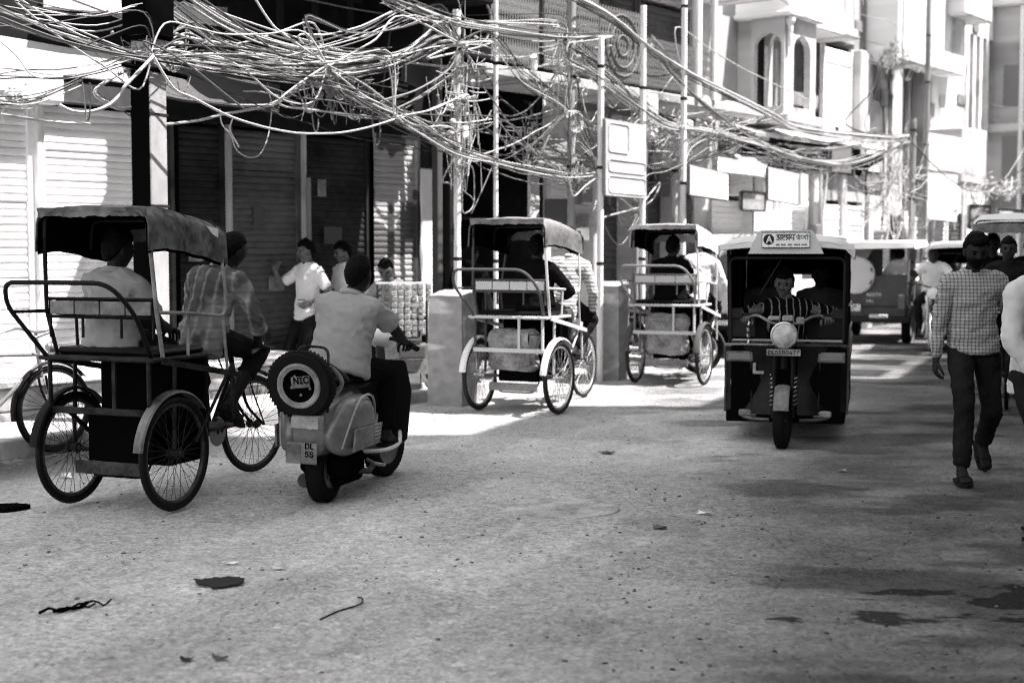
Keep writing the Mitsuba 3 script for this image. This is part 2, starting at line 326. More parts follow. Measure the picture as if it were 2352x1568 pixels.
# --- dark shop building under a deep overhang
b2 = thing('shop_building', 'dark shaded shop building with narrow roller shutters under a deep overhang', 'building')
uE = P(968)
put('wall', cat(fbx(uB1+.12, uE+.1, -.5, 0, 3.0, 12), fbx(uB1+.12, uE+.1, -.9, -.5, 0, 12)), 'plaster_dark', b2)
OV = 2.12; uOV = uB1+.34
put('overhang', cat(fbx(uOV, P(850)+.5, 0, OV, 4.85, 5.1), fbx(uOV, P(850)+.5, OV-.35, OV, 5.1, 11.5), fbx(uOV, uOV+.2, 0, OV-.35, 5.1, 11.5)), 'plaster_grey', b2)
put('overhang', fbx(P(850)+.51, uE+.1, 0, 1.12, 4.55, 4.8), 'plaster_dark', b2)
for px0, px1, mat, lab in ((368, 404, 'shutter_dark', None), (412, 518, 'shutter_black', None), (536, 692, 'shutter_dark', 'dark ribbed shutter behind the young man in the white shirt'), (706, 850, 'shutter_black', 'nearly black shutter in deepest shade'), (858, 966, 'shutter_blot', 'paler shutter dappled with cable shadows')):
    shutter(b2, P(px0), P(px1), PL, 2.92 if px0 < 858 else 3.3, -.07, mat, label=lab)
for px0, px1, mat in ((404, 412, 'soot'), (518, 536, 'plaster_grey'), (692, 706, 'plaster_grey'), (850, 858, 'soot'), (966, 985, 'charcoal')):
    put('pier', fbx(P(px0)+.03, P(px1)-.03, -.4, .04, PL, 3.0, .01), mat, b2)
put('lintel', fbx(P(368), P(850), -.1, .06, 2.93, 3.25, .01), 'plaster_dark', b2)
put('beam', fbx(P(368), P(850), .2, 1.9, 4.6, 4.845), 'plaster_dark', b2)
for px, z, w, h, m_ in ((455, 1.6, .2, .28, 'worn_paint'), (600, 1.95, .16, .22, 'dark_grey'), (640, 1.2, .24, .16, 'worn_paint'), (770, 1.75, .3, .2, 'dark_grey'), (745, 2.3, .14, .2, 'worn_paint')): put('poster', X(bumpy(subdiv(bx(-w/2, w/2, -.004, .004, -h/2, h/2), .05), .004, .1), frame(F(P(px), -.035, z), U3, -N3, Z3)), 'worn_board' if m_ == 'worn_paint' else m_, b2)
put('pipe', tube([F(P(698), .09, PL), F(P(697), .09, 2.4)], .03, 8), 'grey_paint', b2)
# boards and shades over the left shops
def sheet(corners, th=.03, nu=8, nv=6, wob=.02, seed=1):
    a, b, c, d = [np.asarray(q, float) for q in corners]
    s, t = np.meshgrid(np.linspace(0, 1, nu), np.linspace(0, 1, nv), indexing='ij'); s, t = s[..., None], t[..., None]
    P_ = a*(1-s)*(1-t)+b*s*(1-t)+c*s*t+d*(1-s)*t
    n = unit(np.cross(b-a, d-a)); P_ = P_+n*(wob*2*(meshkit.fbm(P_*2.3+seed, 2)-.5))[..., None]
    return shell(P_, th)
solo('sign_box', cat(fbx(P(-120, .24), P(158, .24), .03, .24, *sorted((fuz(60, 232, .24)[1], fuz(60, 140, .24)[1])), .03)), 'plaster_white', 'blank white sign box jutting over the leftmost shutter', 'sign')
def strip_(px0, px1, yt0, yt1, yb0, yb1, d0, d1, seed=1, wob=.02):
    return sheet([fac(px0, yt0, d0), fac(px1, yt1, d0), fac(px1, yb1, d1), fac(px0, yb0, d1)], .025, 14, 6, wob, seed)
solo('shop_awning', strip_(-60, 322, 76, 140, 150, 196, .06, .2), 'cream', 'long pale awning strip sloping down behind the leftmost cables', 'awning', smooth=40)
solo('shop_awning', strip_(100, 520, -22, 22, 18, 60, .08, .3, 5), 'plaster_white', 'white awning at the top left edge above the cables', 'awning', smooth=40)
solo('shop_awning', strip_(372, 640, 150, 200, 225, 262, .5, 1.2, 8), 'dark_grey', 'dark grey sagging awning behind the square pole', 'awning', smooth=40)
# window, board and bracket details in the dark upper wall
wf = put('window', cat(*[fbx(P(px), P(px)+.07, .0, .05, 3.6, 4.5) for px in (640, 720, 800)], fbx(P(630), P(830), 0, .05, 4.5, 4.6), fbx(P(630), P(830), 0, .05, 3.5, 3.6)), 'charcoal', b2)
for i in range(6): put('louvre', X(bx(-.09, .09, -.01, .03, -.012, .012), frame(fac(925, 182+i*13, .1), U3, -N3, Z3)), 'worn_board', b2)
put('board', sheet([fac(925, 125, .3), fac(995, 150, .3), fac(990, 215, .34), fac(920, 185, .34)], .02), 'dark_grey', b2)

# --- recessed dark house with an iron balcony
b3 = thing('balcony_house', 'narrow dark recessed house front behind the thin pale poles', 'building')
u0, u1 = uE+.12, P(1246)
put('wall', cat(fbx(u0, u1, -2.4, -2.0, 0, 11), fbx(u0, u0+.15, -2.0, -.05, 0, 11), fbx(u1-.15, u1, -2.0, 0, 0, 11)), 'plaster_dark', b3)
put('ceiling', fbx(u0+.15, u1-.15, -2.0, .5, 4.0, 4.2), 'plaster_dark', b3)
dr_ = put('door', fbx(P(1115, -1.9), P(1175, -1.9), -1.98, -1.9, .1, 2.5, .01), 'dark_grey', b3)
put('panel', fbx(P(1122, -1.9), P(1168, -1.9), -1.9, -1.88, 1.4, 2.35, .01), 'plaster_grey', dr_)
put('shelf', fbx(u0+.2, u1-.2, -1.9, -1.4, 2.7, 2.75), 'worn_board', b3)
put('white_cloth', bumpy(subdiv(fbx(P(975, .1), P(1004, .1), .02, .06, .5, 2.6, .02), .1), .03, .3), 'white_paint', b3, smooth=40)
for z in (1.2, 2.0, 2.9, 3.4): put('rail', fbx(u0+.15, u1-.15, -.9, -.86, z, z+.04), 'rusty', b3)
def lattice(u0, u1, z0, z1, d, n, m, r=.012, circ=()):
    out = []
    for i in range(n+1):
        u = u0+(u1-u0)*i/n; out.append(cyl(F(u, d, z0), F(u, d, z1), r, 4))
    H = z1-z0
    for i in range(-m, n+1):
        a = np.array([u0+(u1-u0)*i/n, u0+(u1-u0)*(i+m)/n]);
        for up in (0, 1):
            ua, ub = a; za, zb = (z0, z1) if up else (z1, z0)
            lo = max(0, (u0-ua)/(ub-ua)); hi = min(1, (u1-ua)/(ub-ua))
            if hi > lo: out.append(cyl(F(ua+(ub-ua)*lo, d, za+(zb-za)*lo), F(ua+(ub-ua)*hi, d, za+(zb-za)*hi), r, 4))
    for cu, cz, cr in circ:
        g = np.linspace(0, 2*np.pi, 25)[:-1]; out.append(tube([F(cu+cr*math.cos(t), d+.02, cz+cr*math.sin(t)) for t in g], r*1.4, 5, True))
    return cat(*out)
# --- house with ironwork, pillars and sign boards
b4 = thing('ironwork_house', 'sunlit old house with lacy iron balconies and a white cornice', 'building')
v0, v1 = u1+.02, P(1640)
put('wall', cat(fbx(v0, v1, -.6, -.05, 2.9, 3.6), fbx(v0, v1, -.6, -.05, 5.5, 12), fbx(v0, v1, -.9, -.6, 0, 12), fbx(v0, P(1272), -.6, -.05, 0, 2.9), fbx(P(1600), v1, -.6, -.05, 0, 5.5)), 'plaster_pale', b4)
put('balcony_floor', fbx(u0, v1, -.05, .95, 3.72, 3.86, .02), 'plaster_grey', b4)
put('cornice', cat(fbx(P(1370), v1, .0, 1.05, 5.6, 5.8, .03), fbx(P(1370), v1, .0, .9, 5.8, 6.1, .03)), 'plaster_white', b4)
ir = put('ironwork', lattice(P(1250, .95), P(1372, .95), 3.9, 5.6, .95, 22, 9, .008), 'grey_paint', b4, label='dense diagonal iron lattice')
put('ironwork', lattice(u0+.1, P(1235, .95), 3.9, 4.75, .95, 18, 3, .011, [(P(1090, .95), 4.35, .3)]), 'grey_paint', b4)
put('ironwork', lattice(P(1376, .95), P(1476, .95), 3.9, 4.9, .95, 16, 6, .008, [(P(1426, .95), 4.4, .42), (P(1426, .95), 4.4, .3), (P(1426, .95), 4.4, .14)]), 'grey_paint', b4, label='iron panel with round rosette')
put('ironwork', lattice(P(1480, .95), P(1636, .95), 3.9, 4.6, .95, 30, 5, .006), 'grey_paint', b4)
for i in range(6):                                             # scrolled brackets under the top eave
    u = P(1490+i*24, .9); g = np.linspace(0, 5.5, 24); r = .03+.045*g/1.6
    pts = [F(u, .95-.0-rr*math.cos(t)*.9, 6.35+rr*math.sin(t)) for t, rr in zip(g, r)]
    put('scroll_bracket', tube(pts, .02, 5), 'charcoal', b4, smooth=True)
put('top_rail', cat(fbx(P(1470, .95), P(1640, .95), .9, 1.0, 6.6, 6.72), *[fbx(P(1475+i*7, .95), P(1475+i*7, .95)+.03, .93, .97, 6.72, 7.2) for i in range(24)]), 'charcoal', b4)
for px0, px1, z0, z1, mat in ((1276, 1368, .1, 2.85, 'shutter_far'), (1386, 1468, .1, 2.7, 'shutter_dark'), (1482, 1560, .1, 2.7, 'shutter_dark')): shutter(b4, P(px0), P(px1), z0, z1, -.4, mat, .1)
shutter(b4, P(1486), P(1596), 3.95, 5.45, -.2, 'shutter_dark', .1, label='dark half-lowered upstairs shutter under the cornice')
shutter(b4, P(1385), P(1478), 3.95, 5.45, -.2, 'shutter_dark', .1)
put('pier', cat(*[fbx(P(px)-.12, P(px)+.12, -.5, .0, 0, 2.9, .02) for px in (1376, 1475, 1568)]), 'plaster_pale', b4)

# --- house with the arched bay window
b5 = thing('arched_bay_house', 'sunlit house with a pointed-arch bay window above its shops', 'building')
w0, w1 = P(1640)+.02, P(1972)
put('wall', cat(fbx(w0, P(1745), -.8, -.5, 0, 5.5), fbx(P(1745), w1, -.8, -.5, 0, 9), fbx(w0, w1, -.5, 0, 3.0, 3.7), fbx(w0, P(1720), -.5, 0, 3.7, 5.5), fbx(P(1720), P(1868), -.5, 0, 5.45, 6.2), fbx(P(1955), w1, -.5, 0, 3.7, 9), fbx(P(1868), w1, -.5, 0, 5.6, 9)), 'plaster_grey', b5)
# bay: two faces with pointed arch openings
def arch_face(w, h, aw, ah, th=.12, base=.0):
    g = np.linspace(0, 1, 12); hw = aw/2; spring = ah-1.15*hw
    left = [(-hw*math.cos(t*1.25)/1*(1), spring+hw*1.2*math.sin(t*1.25)) for t in g]
    left = [(-hw*(1-t**2.2), spring+(ah-spring)*t**.62) for t in g]
    op = [(-hw, base)]+left+[(x*-1, z) for x, z in left[::-1]][1:]+[(hw, base)]
    return prism(sg.Polygon([(-w/2, 0), (w/2, 0), (w/2, h), (-w/2, h)]).difference(sg.Polygon(op).buffer(0)), th)
ub0, ub1, zb0, zb1, bd = P(1805, .95), P(1868, .95), 3.85, 5.45, .95
bay = put('bay_window', cat(X(arch_face(.62, zb1-zb0, .5, 1.36, .12, .12), frame(F(ub0, .63, zb0), -N3, Z3, -U3)), fbx(ub0, ub0+.12, 0, .32, zb0, zb1),
        X(arch_face(ub1-ub0, zb1-zb0, (ub1-ub0)-.42, 1.36, .12, .12), frame(F((ub0+ub1)/2, bd-.12, zb0), U3, Z3, N3)),
        X(arch_face(bd-.05, zb1-zb0, bd-.25, 1.62, .12, .12), frame(F(ub1, bd/2, zb0), -N3, Z3, -U3))), 'plaster_pale', b5, label='projecting bay with two pointed arch openings')
put('floor_slab', fbx(ub0-.15, ub1+.1, 0, bd+.08, zb0-.15, zb0, .02), 'plaster_white', bay)
put('cornice', cat(fbx(ub0-.18, ub1+.05, 0, bd+.14, zb1, zb1+.09, .02), fbx(ub0-.1, ub1+.05, 0, bd+.06, zb1+.09, zb1+.55, .02), fbx(ub0-.17, ub1+.05, 0, bd+.12, zb1+.55, zb1+.64, .02)), 'plaster_white', bay)
put('inner_wall', fbx(ub0-.1, ub1+.1, -.5, -.02, zb0, zb1), 'charcoal', bay)
put('column', cat(*[cyl(F(P(px, .55), .5, zb0), F(P(px, .55), .5, zb0+1.15), .04, 8) for px in (1762, 1782)]), 'plaster_pale', bay)
put('corner_figure', bumpy(subdiv(cat(cyl(F(ub0-.03, bd+.05, 4.95), F(ub0-.03, bd+.05, 5.34), .045, 8), sph(F(ub0-.03, bd+.05, 5.38), .08, 8)), .05), .02, .08), 'white_paint', bay, smooth=True)
# chajja (sloping eave) on brackets
put('eave', cat(sheet([F(P(1650), 0, 3.68), F(w1, 0, 3.68), F(w1, .66, 3.46), F(P(1650), .66, 3.46)], .06, 20, 4, .01)), 'plaster_pale', b5)
for i in range(16):
    u = P(1655)+(w1-P(1655))*i/15.5
    put('eave_bracket', X(prism([(0, 0), (.56, 0), (.56, -.09), (.3, -.22), (.08, -.62), (0, -.7)], .09), frame(F(u, 0, 3.42), N3, Z3, -U3)), 'charcoal', b5)
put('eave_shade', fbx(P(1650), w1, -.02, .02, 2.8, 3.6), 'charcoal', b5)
put('railing', cat(*[cyl(F(u, .6, 3.66), F(u, .6, 3.9), .035, 6, .05) for u in np.arange(P(1655, .6), P(1730, .6), .22)], fbx(P(1655, .6), P(1730, .6), .55, .66, 3.9, 3.95)), 'plaster_white', b5)
# boxed-out white upper storey and shuttered window
uo0, uo1 = P(1870, .8), P(1966, .8)
put('upper_box', cat(fbx(uo0, uo1, 0, .8, 5.45, 5.62, .02), fbx(uo0, uo1, 0, .72, 5.62, 8.0, .03)), 'plaster_white', b5)
shutter(b5, P(1872), P(1936), 3.72, 5.45, .1, 'shutter_far', .1, label='white shutter beside the arched bay')
put('pier', cat(fbx(P(1938), P(1953), -.2, .3, 3.7, 5.45, .02), fbx(P(1958), P(1972), -.2, .2, 3.7, 5.45, .02)), 'plaster_pale', b5)
for px0, px1, z1, mat in ((1580, 1612, 2.5, 'shutter_dark'), (1620, 1718, 2.45, 'shutter_far'), (1726, 1815, 2.45, 'shutter_far'), (1850, 1895, 2.5, 'shutter_far'), (1900, 1944, 2.5, 'shutter_far')): shutter(b5 if px0 > 1640 else b4, max(P(px0), w0 if px0 > 1640 else 0), P(px1), .15, z1, .3 if px0 > 1640 else -.1, mat, .1)
for px in (1722, 1832, 1897, 1960): put('pier', fbx(P(px)-.1, P(px)+.1, -.4, .38, 0, 3.0, .02), 'plaster_white', b5)
put('transom', fbx(w0, w1, -.45, .28, 2.5, 3.0), 'plaster_grey', b5)

# --- tall narrow house with a boxed balcony, then the pale far houses
b6 = thing('tall_house', 'tall pale house with a small white balcony beyond the arched bay', 'building')
x0, x1 = w1+.02, P(2132)
put('wall', cat(fbx(x0, x1, -.9, -.5, 0, 12), fbx(x0, P(1999), -.5, 0, 0, 12), fbx(P(1999), P(2034), -.5, 0, 0, 4.6), fbx(P(2016), P(2032), -.5, 0, 4.6, 8), fbx(P(2040), P(2066), -.5, 0, 0, 12), fbx(P(2040), x1, -.5, 0, 6.6, 12), fbx(P(2066), x1, -.5, 0, 0, 2.4)), 'plaster_pale', b6)
for px0, px1 in ((2000, 2015), (2034, 2039)): put('window', fbx(P(px0), P(px1), -.3, -.25, 4.6, 8), 'charcoal', b6)
put('balcony', cat(fbx(P(2052, .7), P(2117, .7), 0, .75, 5.3, 6.7, .04)), 'plaster_white', b6)
put('recess', fbx(P(2068), x1, -.48, -.45, 2.4, 6.6), 'charcoal', b6)
for i in range(3): put('recess_post', fbx(P(2080+i*16), P(2080+i*16)+.09, -.4, -.3, 2.4, 6.2), 'plaster_pale', b6)
for px0, px1, m_ in ((1990, 2035, 'shutter_far'), (2042, 2062, 'shutter_dark'), (2072, 2125, 'shutter_far')): shutter(b6, P(px0), P(px1), .1, 2.3, .02, m_, .1)
b7 = thing('far_house', 'pale far house with a long white pilaster and dark balcony windows', 'building')
y0, y1 = x1+.02, P(2272)
put('wall', cat(fbx(y0, y1, -.9, -.5, 0, 12), fbx(y0, P(2210), -.5, 0, 0, 12), fbx(P(2210), y1, -.5, 0, 0, 3.0), fbx(P(2210), y1, -.5, 0, 6.6, 12)), 'plaster_white', b7)
put('pilaster', fbx(P(2130, .5), P(2208, .5), 0, .5, 5.4, 12, .03), 'plaster_white', b7)
put('balcony', fbx(P(2207, .9), P(2268, .9), 0, .9, 6.6, 11, .03), 'plaster_white', b7)
put('balcony', fbx(P(2207, .9), P(2262, .9), 0, .9, 3.0, 4.2, .03), 'plaster_white', b7)
put('back_wall', fbx(P(2210), y1, -.49, -.46, 4.2, 6.6), 'dark_grey', b7)
for i in range(4): put('window_post', fbx(P(2212+i*15), P(2212+i*15)+.18, -.2, .0, 4.2, 6.6), 'plaster_white', b7)
for px0, px1, m_ in ((2140, 2170, 'shutter_far'), (2176, 2200, 'shutter_dark'), (2215, 2262, 'shutter_far')): shutter(b7, P(px0), P(px1), .1, 2.4, .02, m_, .1)
b8 = thing('corner_house', 'grey projecting corner house at the right edge of the street', 'building')
z0 = y1+.05
put('wall', fbx(z0, z0+9, -3, 1.0, 0, 13), 'plaster_grey', b8)
put('ledge', cat(fbx(z0-.1, z0+9, -.1, 1.25, 4.4, 4.6, .03), fbx(z0-.1, z0+9, -.1, 1.2, 2.9, 3.05, .03), fbx(z0-.25, z0+9, -.1, 1.5, 7.4, 7.6, .03)), 'plaster_pale', b8)
for i, zz in enumerate((3.3, 5.0, 8.0)):
    put('window', X(bx(.25, .6, -.02, .02, 0, 1.0), frame(F(z0, 0, zz), N3, -U3, Z3)), 'grey_paint', b8)
    for j in range(3): put('window', fbx(z0+.5+j*1.4, z0+1.2+j*1.4, .98, 1.02, zz, zz+1.1), 'grey_paint', b8)
put('drainpipe', cyl(F(z0-.06, .7, 0), F(z0-.06, .7, 12), .06, 8), 'white_paint', b8)
setting('far_houses', cat(fbx(z0+9, z0+24, -4, 1.5, 0, 10), fbx(z0+24, z0+40, -6, 8, 0, 11)), 'plaster_pale')
labels['far_houses'] = {'label': 'plain pale houses closing the far end of the street', 'category': 'building'}

# --- houses along the right-hand side of the street (beside the camera)
# clutter on the fronts: conduits, boxes, cooler units, notices
gc = np.random.default_rng(99)
for b, pa, pb, za, zb, n in ((b4, 1255, 1630, .5, 3.6, 16), (b5, 1650, 1960, .4, 3.3, 12), (b6, 1975, 2120, .4, 8, 18), (b7, 2135, 2265, .4, 8, 16)):
    for i in range(n):
        px = gc.uniform(pa, pb); u = P(px, .4); z = gc.uniform(za, zb); kind = gc.integers(0, 3); d0 = .38 if b == b5 and zb < 4 else .02
        if kind == 0: put('conduit', tube([F(u, d0+.03, z), F(u, d0+.03, min(zb, z+gc.uniform(.8, 2.4))), F(u+gc.uniform(-.4, .4), d0+.03, min(zb, z+2.5))], gc.uniform(.012, .03), 6), ('charcoal', 'grey_paint', 'cream')[gc.integers(0, 3)], b)
        elif kind == 1: put('switch_box', fbx(u, u+gc.uniform(.15, .35), d0, d0+gc.uniform(.08, .2), z, z+gc.uniform(.2, .45), .015), ('dark_grey', 'grey_paint', 'cream')[gc.integers(0, 3)], b)
        else: put('notice', fbx(u, u+gc.uniform(.2, .6), d0, d0+.02, z, z+gc.uniform(.15, .4), .004), ('worn_board', 'paper', 'sign_grey')[gc.integers(0, 3)], b)
for px0, y0, w, h, d, mat in ((1905, 330, .9, .5, .9, 'grey_paint'), (1985, 395, .7, .4, 1.2, 'worn_board'), (2225, 470, 1.2, .5, 1.4, 'sign_grey'), (2290, 480, 1.6, .45, 1.6, 'cream'), (1700, 440, .8, .3, .8, 'sign_grey')):
    o = fac(px0, y0, d); k_ = thing('shop_sign', 'weathered shop board %s' % {1905: 'under the far end of the eave', 1985: 'left of the far wire snarl', 2225: 'low on the far pale house', 2290: 'above the right-edge rickshaw hood', 1700: 'low between the two hanging white boards'}[px0], 'sign')
    put('panel', X(bx(0, w, -.03, .03, -h, 0, .01), frame(o, U3, -N3, Z3)), mat, k_); put('frame', X(tube([(0, -.035, 0), (w, -.035, 0), (w, -.035, -h), (0, -.035, -h)], .018, 5, True), frame(o, U3, -N3, Z3)), 'charcoal', k_)
def rx(y): return max(2.75, 2.75+.41*y)
rows = [(-14, 9.6, 20.0), (9.7, 12.6, 14.6), (12.7, 16.0, 12.2), (16.1, 19.6, 9.4), (19.7, 30, 7.0), (30.1, 48, 6.8)]
for i, (ya, yb, h) in enumerate(rows):
    k = thing('street_house', ('tallest plain house on the shaded right, beside the camera', 'second plain house on the shaded right side', 'third plain house on the shaded right side', 'fourth plain house on the shaded right side', 'fifth, low plain house on the shaded right side', 'farthest plain house on the shaded right side')[i], 'building', 'houses on the shaded right side')
    pts = [(rx(ya), ya)]+([(2.75, 0)] if ya < 0 < yb else [])+[(rx(yb), yb), (rx(yb)+9, yb), (rx(ya)+9, ya)]
    put('wall', prism(pts, h, -.2), 'plaster_grey', k)
    a, b = A(rx(max(ya, 0)), max(ya, 0), 0), A(rx(yb), yb, 0); t = unit(b-a); nn = A(-t[1], t[0], 0)
    L = np.linalg.norm(b-a); m = max(1, int(L/1.6))
    for s in range(3):
        for j in range(m):
            Wf = frame(a+t*(L*(j+.5)/m)+Z3*(3.6+s*3.1), t, nn, Z3)
            wk_ = put('window', X(bx(-.4, .4, -.03, .03, 0, 1.3), Wf), 'charcoal', k); put('sill', X(bx(-.5, .5, -.05, .14, -.1, -.02, .01), Wf), 'plaster_pale', wk_)
            put('window_frame', X(cat(bx(-.47, -.4, 0, .08, 0, 1.3), bx(.4, .47, 0, .08, 0, 1.3), bx(-.47, .47, 0, .09, 1.3, 1.4), bx(-.03, .03, 0, .05, 0, 1.3)), Wf), 'plaster_pale', wk_)
    for zl in (3.0, 6.2, 9.3):
        if zl < h-1: put('ledge', X(bx(.0, L, -.1, .25, 0, .14, .02), frame(a+Z3*zl, t, nn, Z3)), 'plaster_pale', k)
    for j in range(m): put('shutter', X(bx(-.6, .6, -.03, .03, 0, 2.3), frame(a+t*(L*(j+.5)/m)+Z3*.2, t, nn, Z3)), 'shutter_dark', k)
# ---------------------------------------------------------------- poles, boards and the web of cables
def post(key_label, px, ptop, pbot, d, r, mat, cat_='pole', name='pole', knob=0, zt=None):
    a, b = fac(px, pbot, d), fac(px, ptop, d); z1 = zt or b[2]+.3
    k = thing(name, key_label, cat_)
    put('shaft', bumpy(tube([A(a[0], a[1], 0)+Z3*z for z in np.linspace(-.05, z1, 26)], r*(1+.08*rng.normal(size=26)) if knob else r, 10), .003, .1), mat, k, smooth=True)
    for z in np.arange(1.3, z1, 1.1): put('strap', X(lathe([(r*1.02, -.02), (r*1.14, -.015), (r*1.14, .015), (r*1.02, .02)], 12), tr(a[0], a[1], z+.3*rng.random())), 'charcoal', k)
    return k, a
# square concrete pole in front of the left shops
q = fac(347, 500, 2.0)
sp = thing('square_pole', 'square concrete pole with one black face behind the nearest rickshaw', 'pole')
R45 = frame(A(q[0], q[1], 0), unit(U3*math.cos(-.13)+N3*math.sin(-.13)), unit(N3*math.cos(.13)-U3*math.sin(-.13)) , Z3)
put('shaft', X(bx(-.105, .105, -.105, .105, 0, 8.5, .012), R45), 'concrete', sp)
put('dark_cladding', X(bx(-.118, -.107, -.10, .104, .05, 3.18, .003), R45), 'soot', sp, label='black sheet covering the left face')
for z in (1.95, 2.72, 3.1): put('strap', X(bx(-.112, .112, -.112, .112, z, z+.018), R45), 'charcoal', sp)
put('crossarm', cat(cyl(fac(352, 160, 2.1), fac(428, 178, 2.1), .022, 6), cyl(fac(282, 148, 2.1), fac(352, 162, 2.1), .022, 6)), 'soot', sp)
put('junction_box', X(bumpy(subdiv(bx(-.16, .16, -.16, .16, 3.35, 4.15, .03), .08), .03, .15), R45), 'soot', sp, smooth=50)
post('pale lumpy pole rising behind the concrete post', 1051, 88, 700, 1.95, .042, 'plaster_white', knob=1)
post('slim straight white pole left of the second rickshaw roof', 1139, -10, 640, 1.9, .029, 'white_paint')
post('grey bundled pole carrying the cable coil', 1311, -10, 640, 2.0, .05, 'plaster_grey', knob=1)
post('thin grey pole before the far pilaster', 2121, -10, 700, 1.2, .05, 'plaster_grey', zt=9)
post('thin pole at the right of the ironwork columns', 1548, 395, 660, 1.6, .045, 'plaster_grey')
post('drab post leaning near the wire bundles at right', 2090, 310, 700, 2.0, .06, 'plaster_grey', knob=1)
for px, lab in ((1005, 'broad dark grey post beside the dappled shutter'), (1031, 'slimmer dark post between broad post and lumpy pole')):
    w = .05 if px == 1005 else .03
    solo('dark_post', fbx(P(px, .5)-w, P(px, .5)+w, .45, .55, 0, 5.5, .01), 'dark_grey' if px == 1005 else 'charcoal', lab, 'post')
for px in (1598, 1636): put('column', cyl(F(P(px, .95), .95, 3.86), F(P(px, .95), .95, 9), .075 if px == 1598 else .055, 12), 'white_paint', b4, smooth=40)
for px, y0, zt, lab in ((1378, 140, 4.1, 'slim white pole holding the left edge of the panel sign'), (1474, 120, 4.6, 'slim white pole holding the right edge of the panel sign'), (1567, 100, 4.9, 'white pole right of the tall panel sign')): post(lab, px, y0, 700, 2.3, .04, 'white_paint', zt=zt)
# the big concrete gatepost by the kerb and its twin further on
def gatepost(px, y0, w, h, lab, mat, dd):
    o = fac(px, y0, dd); o[2] = 0
    Mx = frame(o, unit(U3*math.cos(.16)-N3*math.sin(.16)), unit(-N3*math.cos(.16)-U3*math.sin(.16)), Z3)
    g = bumpy(subdiv(hull([(sx*w*(.5-(z > h*.9)*.04), sy*w*(.62-(z > h*.9)*.04), z+(.045 if sx > 0 else -.01)*(z > .5)) for sx in (-1, 1) for sy in (-1, 1) for z in (-.1, h*.93, h)]), .07), .008, .15)
    return solo('concrete_post', X(g, Mx), mat, lab, 'post', smooth=35)
gatepost(1040, 918, .33, 1.13, 'squat grey concrete post left of the second rickshaw', 'post_paint', 2.55)
gatepost(1398, 800, .34, 1.15, 'smaller worn concrete post behind the parked motorcycles', 'post_paint', 2.2)
# boards and boxes
def board(name, lab, px0, px1, yt0, yt1, yb0, yb1, d, mat, cat_='sign', th=.04, wob=.006, frame_=True):
    k = thing(name, lab, cat_)
    c = [fac(px0, yt0, d), fac(px1, yt1, d), fac(px1, yb1, d), fac(px0, yb0, d)]
    put('panel', sheet(c, th, 10, 8, wob), mat, k, smooth=40)
    if frame_: put('rim', tube([p+N3*.01 for p in c], .018, 5, True), 'grey_paint', k)
    return k, c
M_('sign_pale', dirty(.44, .15, 3., 4.), .6, 0, .2)
k, c = board('shop_sign', 'tall pale sign board of three blank panels between two columns', 1385, 1478, 274, 290, 448, 456, 2.38, 'sign_pale')
for a, b, e in ((.04, .42, .55), (.52, .68, .97), (.74, .96, .97)):
    q0 = [c[0]*(1-t)+c[3]*t for t in (a, b)]; q1 = [c[1]*(1-t)+c[2]*t for t in (a, b)]
    put('panel_rim', tube(fillet([q0[0]*(1-.06)+q1[0]*.06+N3*.045, q0[0]*(1-e)+q1[0]*e+N3*.045, q0[1]*(1-e)+q1[1]*e+N3*.045, q0[1]*(1-.06)+q1[1]*.06+N3*.045], .05, 4, True), .009, 5, True), 'sign_pale', k)
board('shop_sign', 'white hanging shop board right of the ironwork columns', 1580, 1667, 381, 402, 447, 460, 2.45, 'white_paint')
k, c = board('shop_sign', 'large bright white board hanging over the middle shop', 1760, 1832, 385, 402, 458, 470, 2.5, 'white_paint')
board('shop_sign', 'narrow white board edge hanging beside the large board', 1836, 1850, 398, 402, 470, 474, 2.55, 'white_paint', frame_=False)
board('shop_sign', 'upper bright board hung on the far white pilaster', 2130, 2205, 306, 318, 390, 396, 1.0, 'white_paint', wob=.02)
board('shop_sign', 'lower bright board hung under the far pilaster', 2127, 2194, 398, 403, 503, 510, 1.05, 'white_paint', wob=.02)
board('shop_sign', 'small white card tied to the lumpy pole', 1062, 1080, 291, 289, 320, 318, 2.0, 'white_paint', th=.02, frame_=False)
solo('shop_awning', strip_(1647, 1760, 350, 366, 396, 409, .4, 1.0, 3), 'cream', 'pale flat awning between two hanging white boards', 'awning', smooth=40)
solo('shop_awning', strip_(1222, 1308, 345, 326, 398, 412, 1.3, 1.5, 4, .03), 'grey_paint', 'slack grey tarpaulin by the cable coil', 'awning', smooth=40)
solo('meter_box', X(bx(-.24, .24, -.14, .14, -.19, .19, .012), frame(fac(1277, 494, 1.7), unit(U3*.8-N3*.6), unit(-N3*.8-U3*.6), Z3)), 'dark_grey', 'dark grey metal box behind the second rickshaw roof', 'meter box')
solo('white_board', fbx(P(1218, 1.4), P(1240, 1.4), 1.35, 1.4, 1.75, 2.7, .01), 'plaster_white', 'tall narrow white board left of the dark metal box', 'board')
for px, y0, y1 in ((1500, 216, 320), (1581, 274, 362)):
    a, b = fac(px, y1, 1.5), fac(px, y0, 1.5)
    solo('tube_lamp_box', fbx(P(px, 1.5)-.14, P(px, 1.5)+.14, 1.4, 1.5, a[2], b[2], .03), 'white_paint', 'upright white box lamp %s the far columns' % ('left among' if px == 1500 else 'right among'), 'lamp')
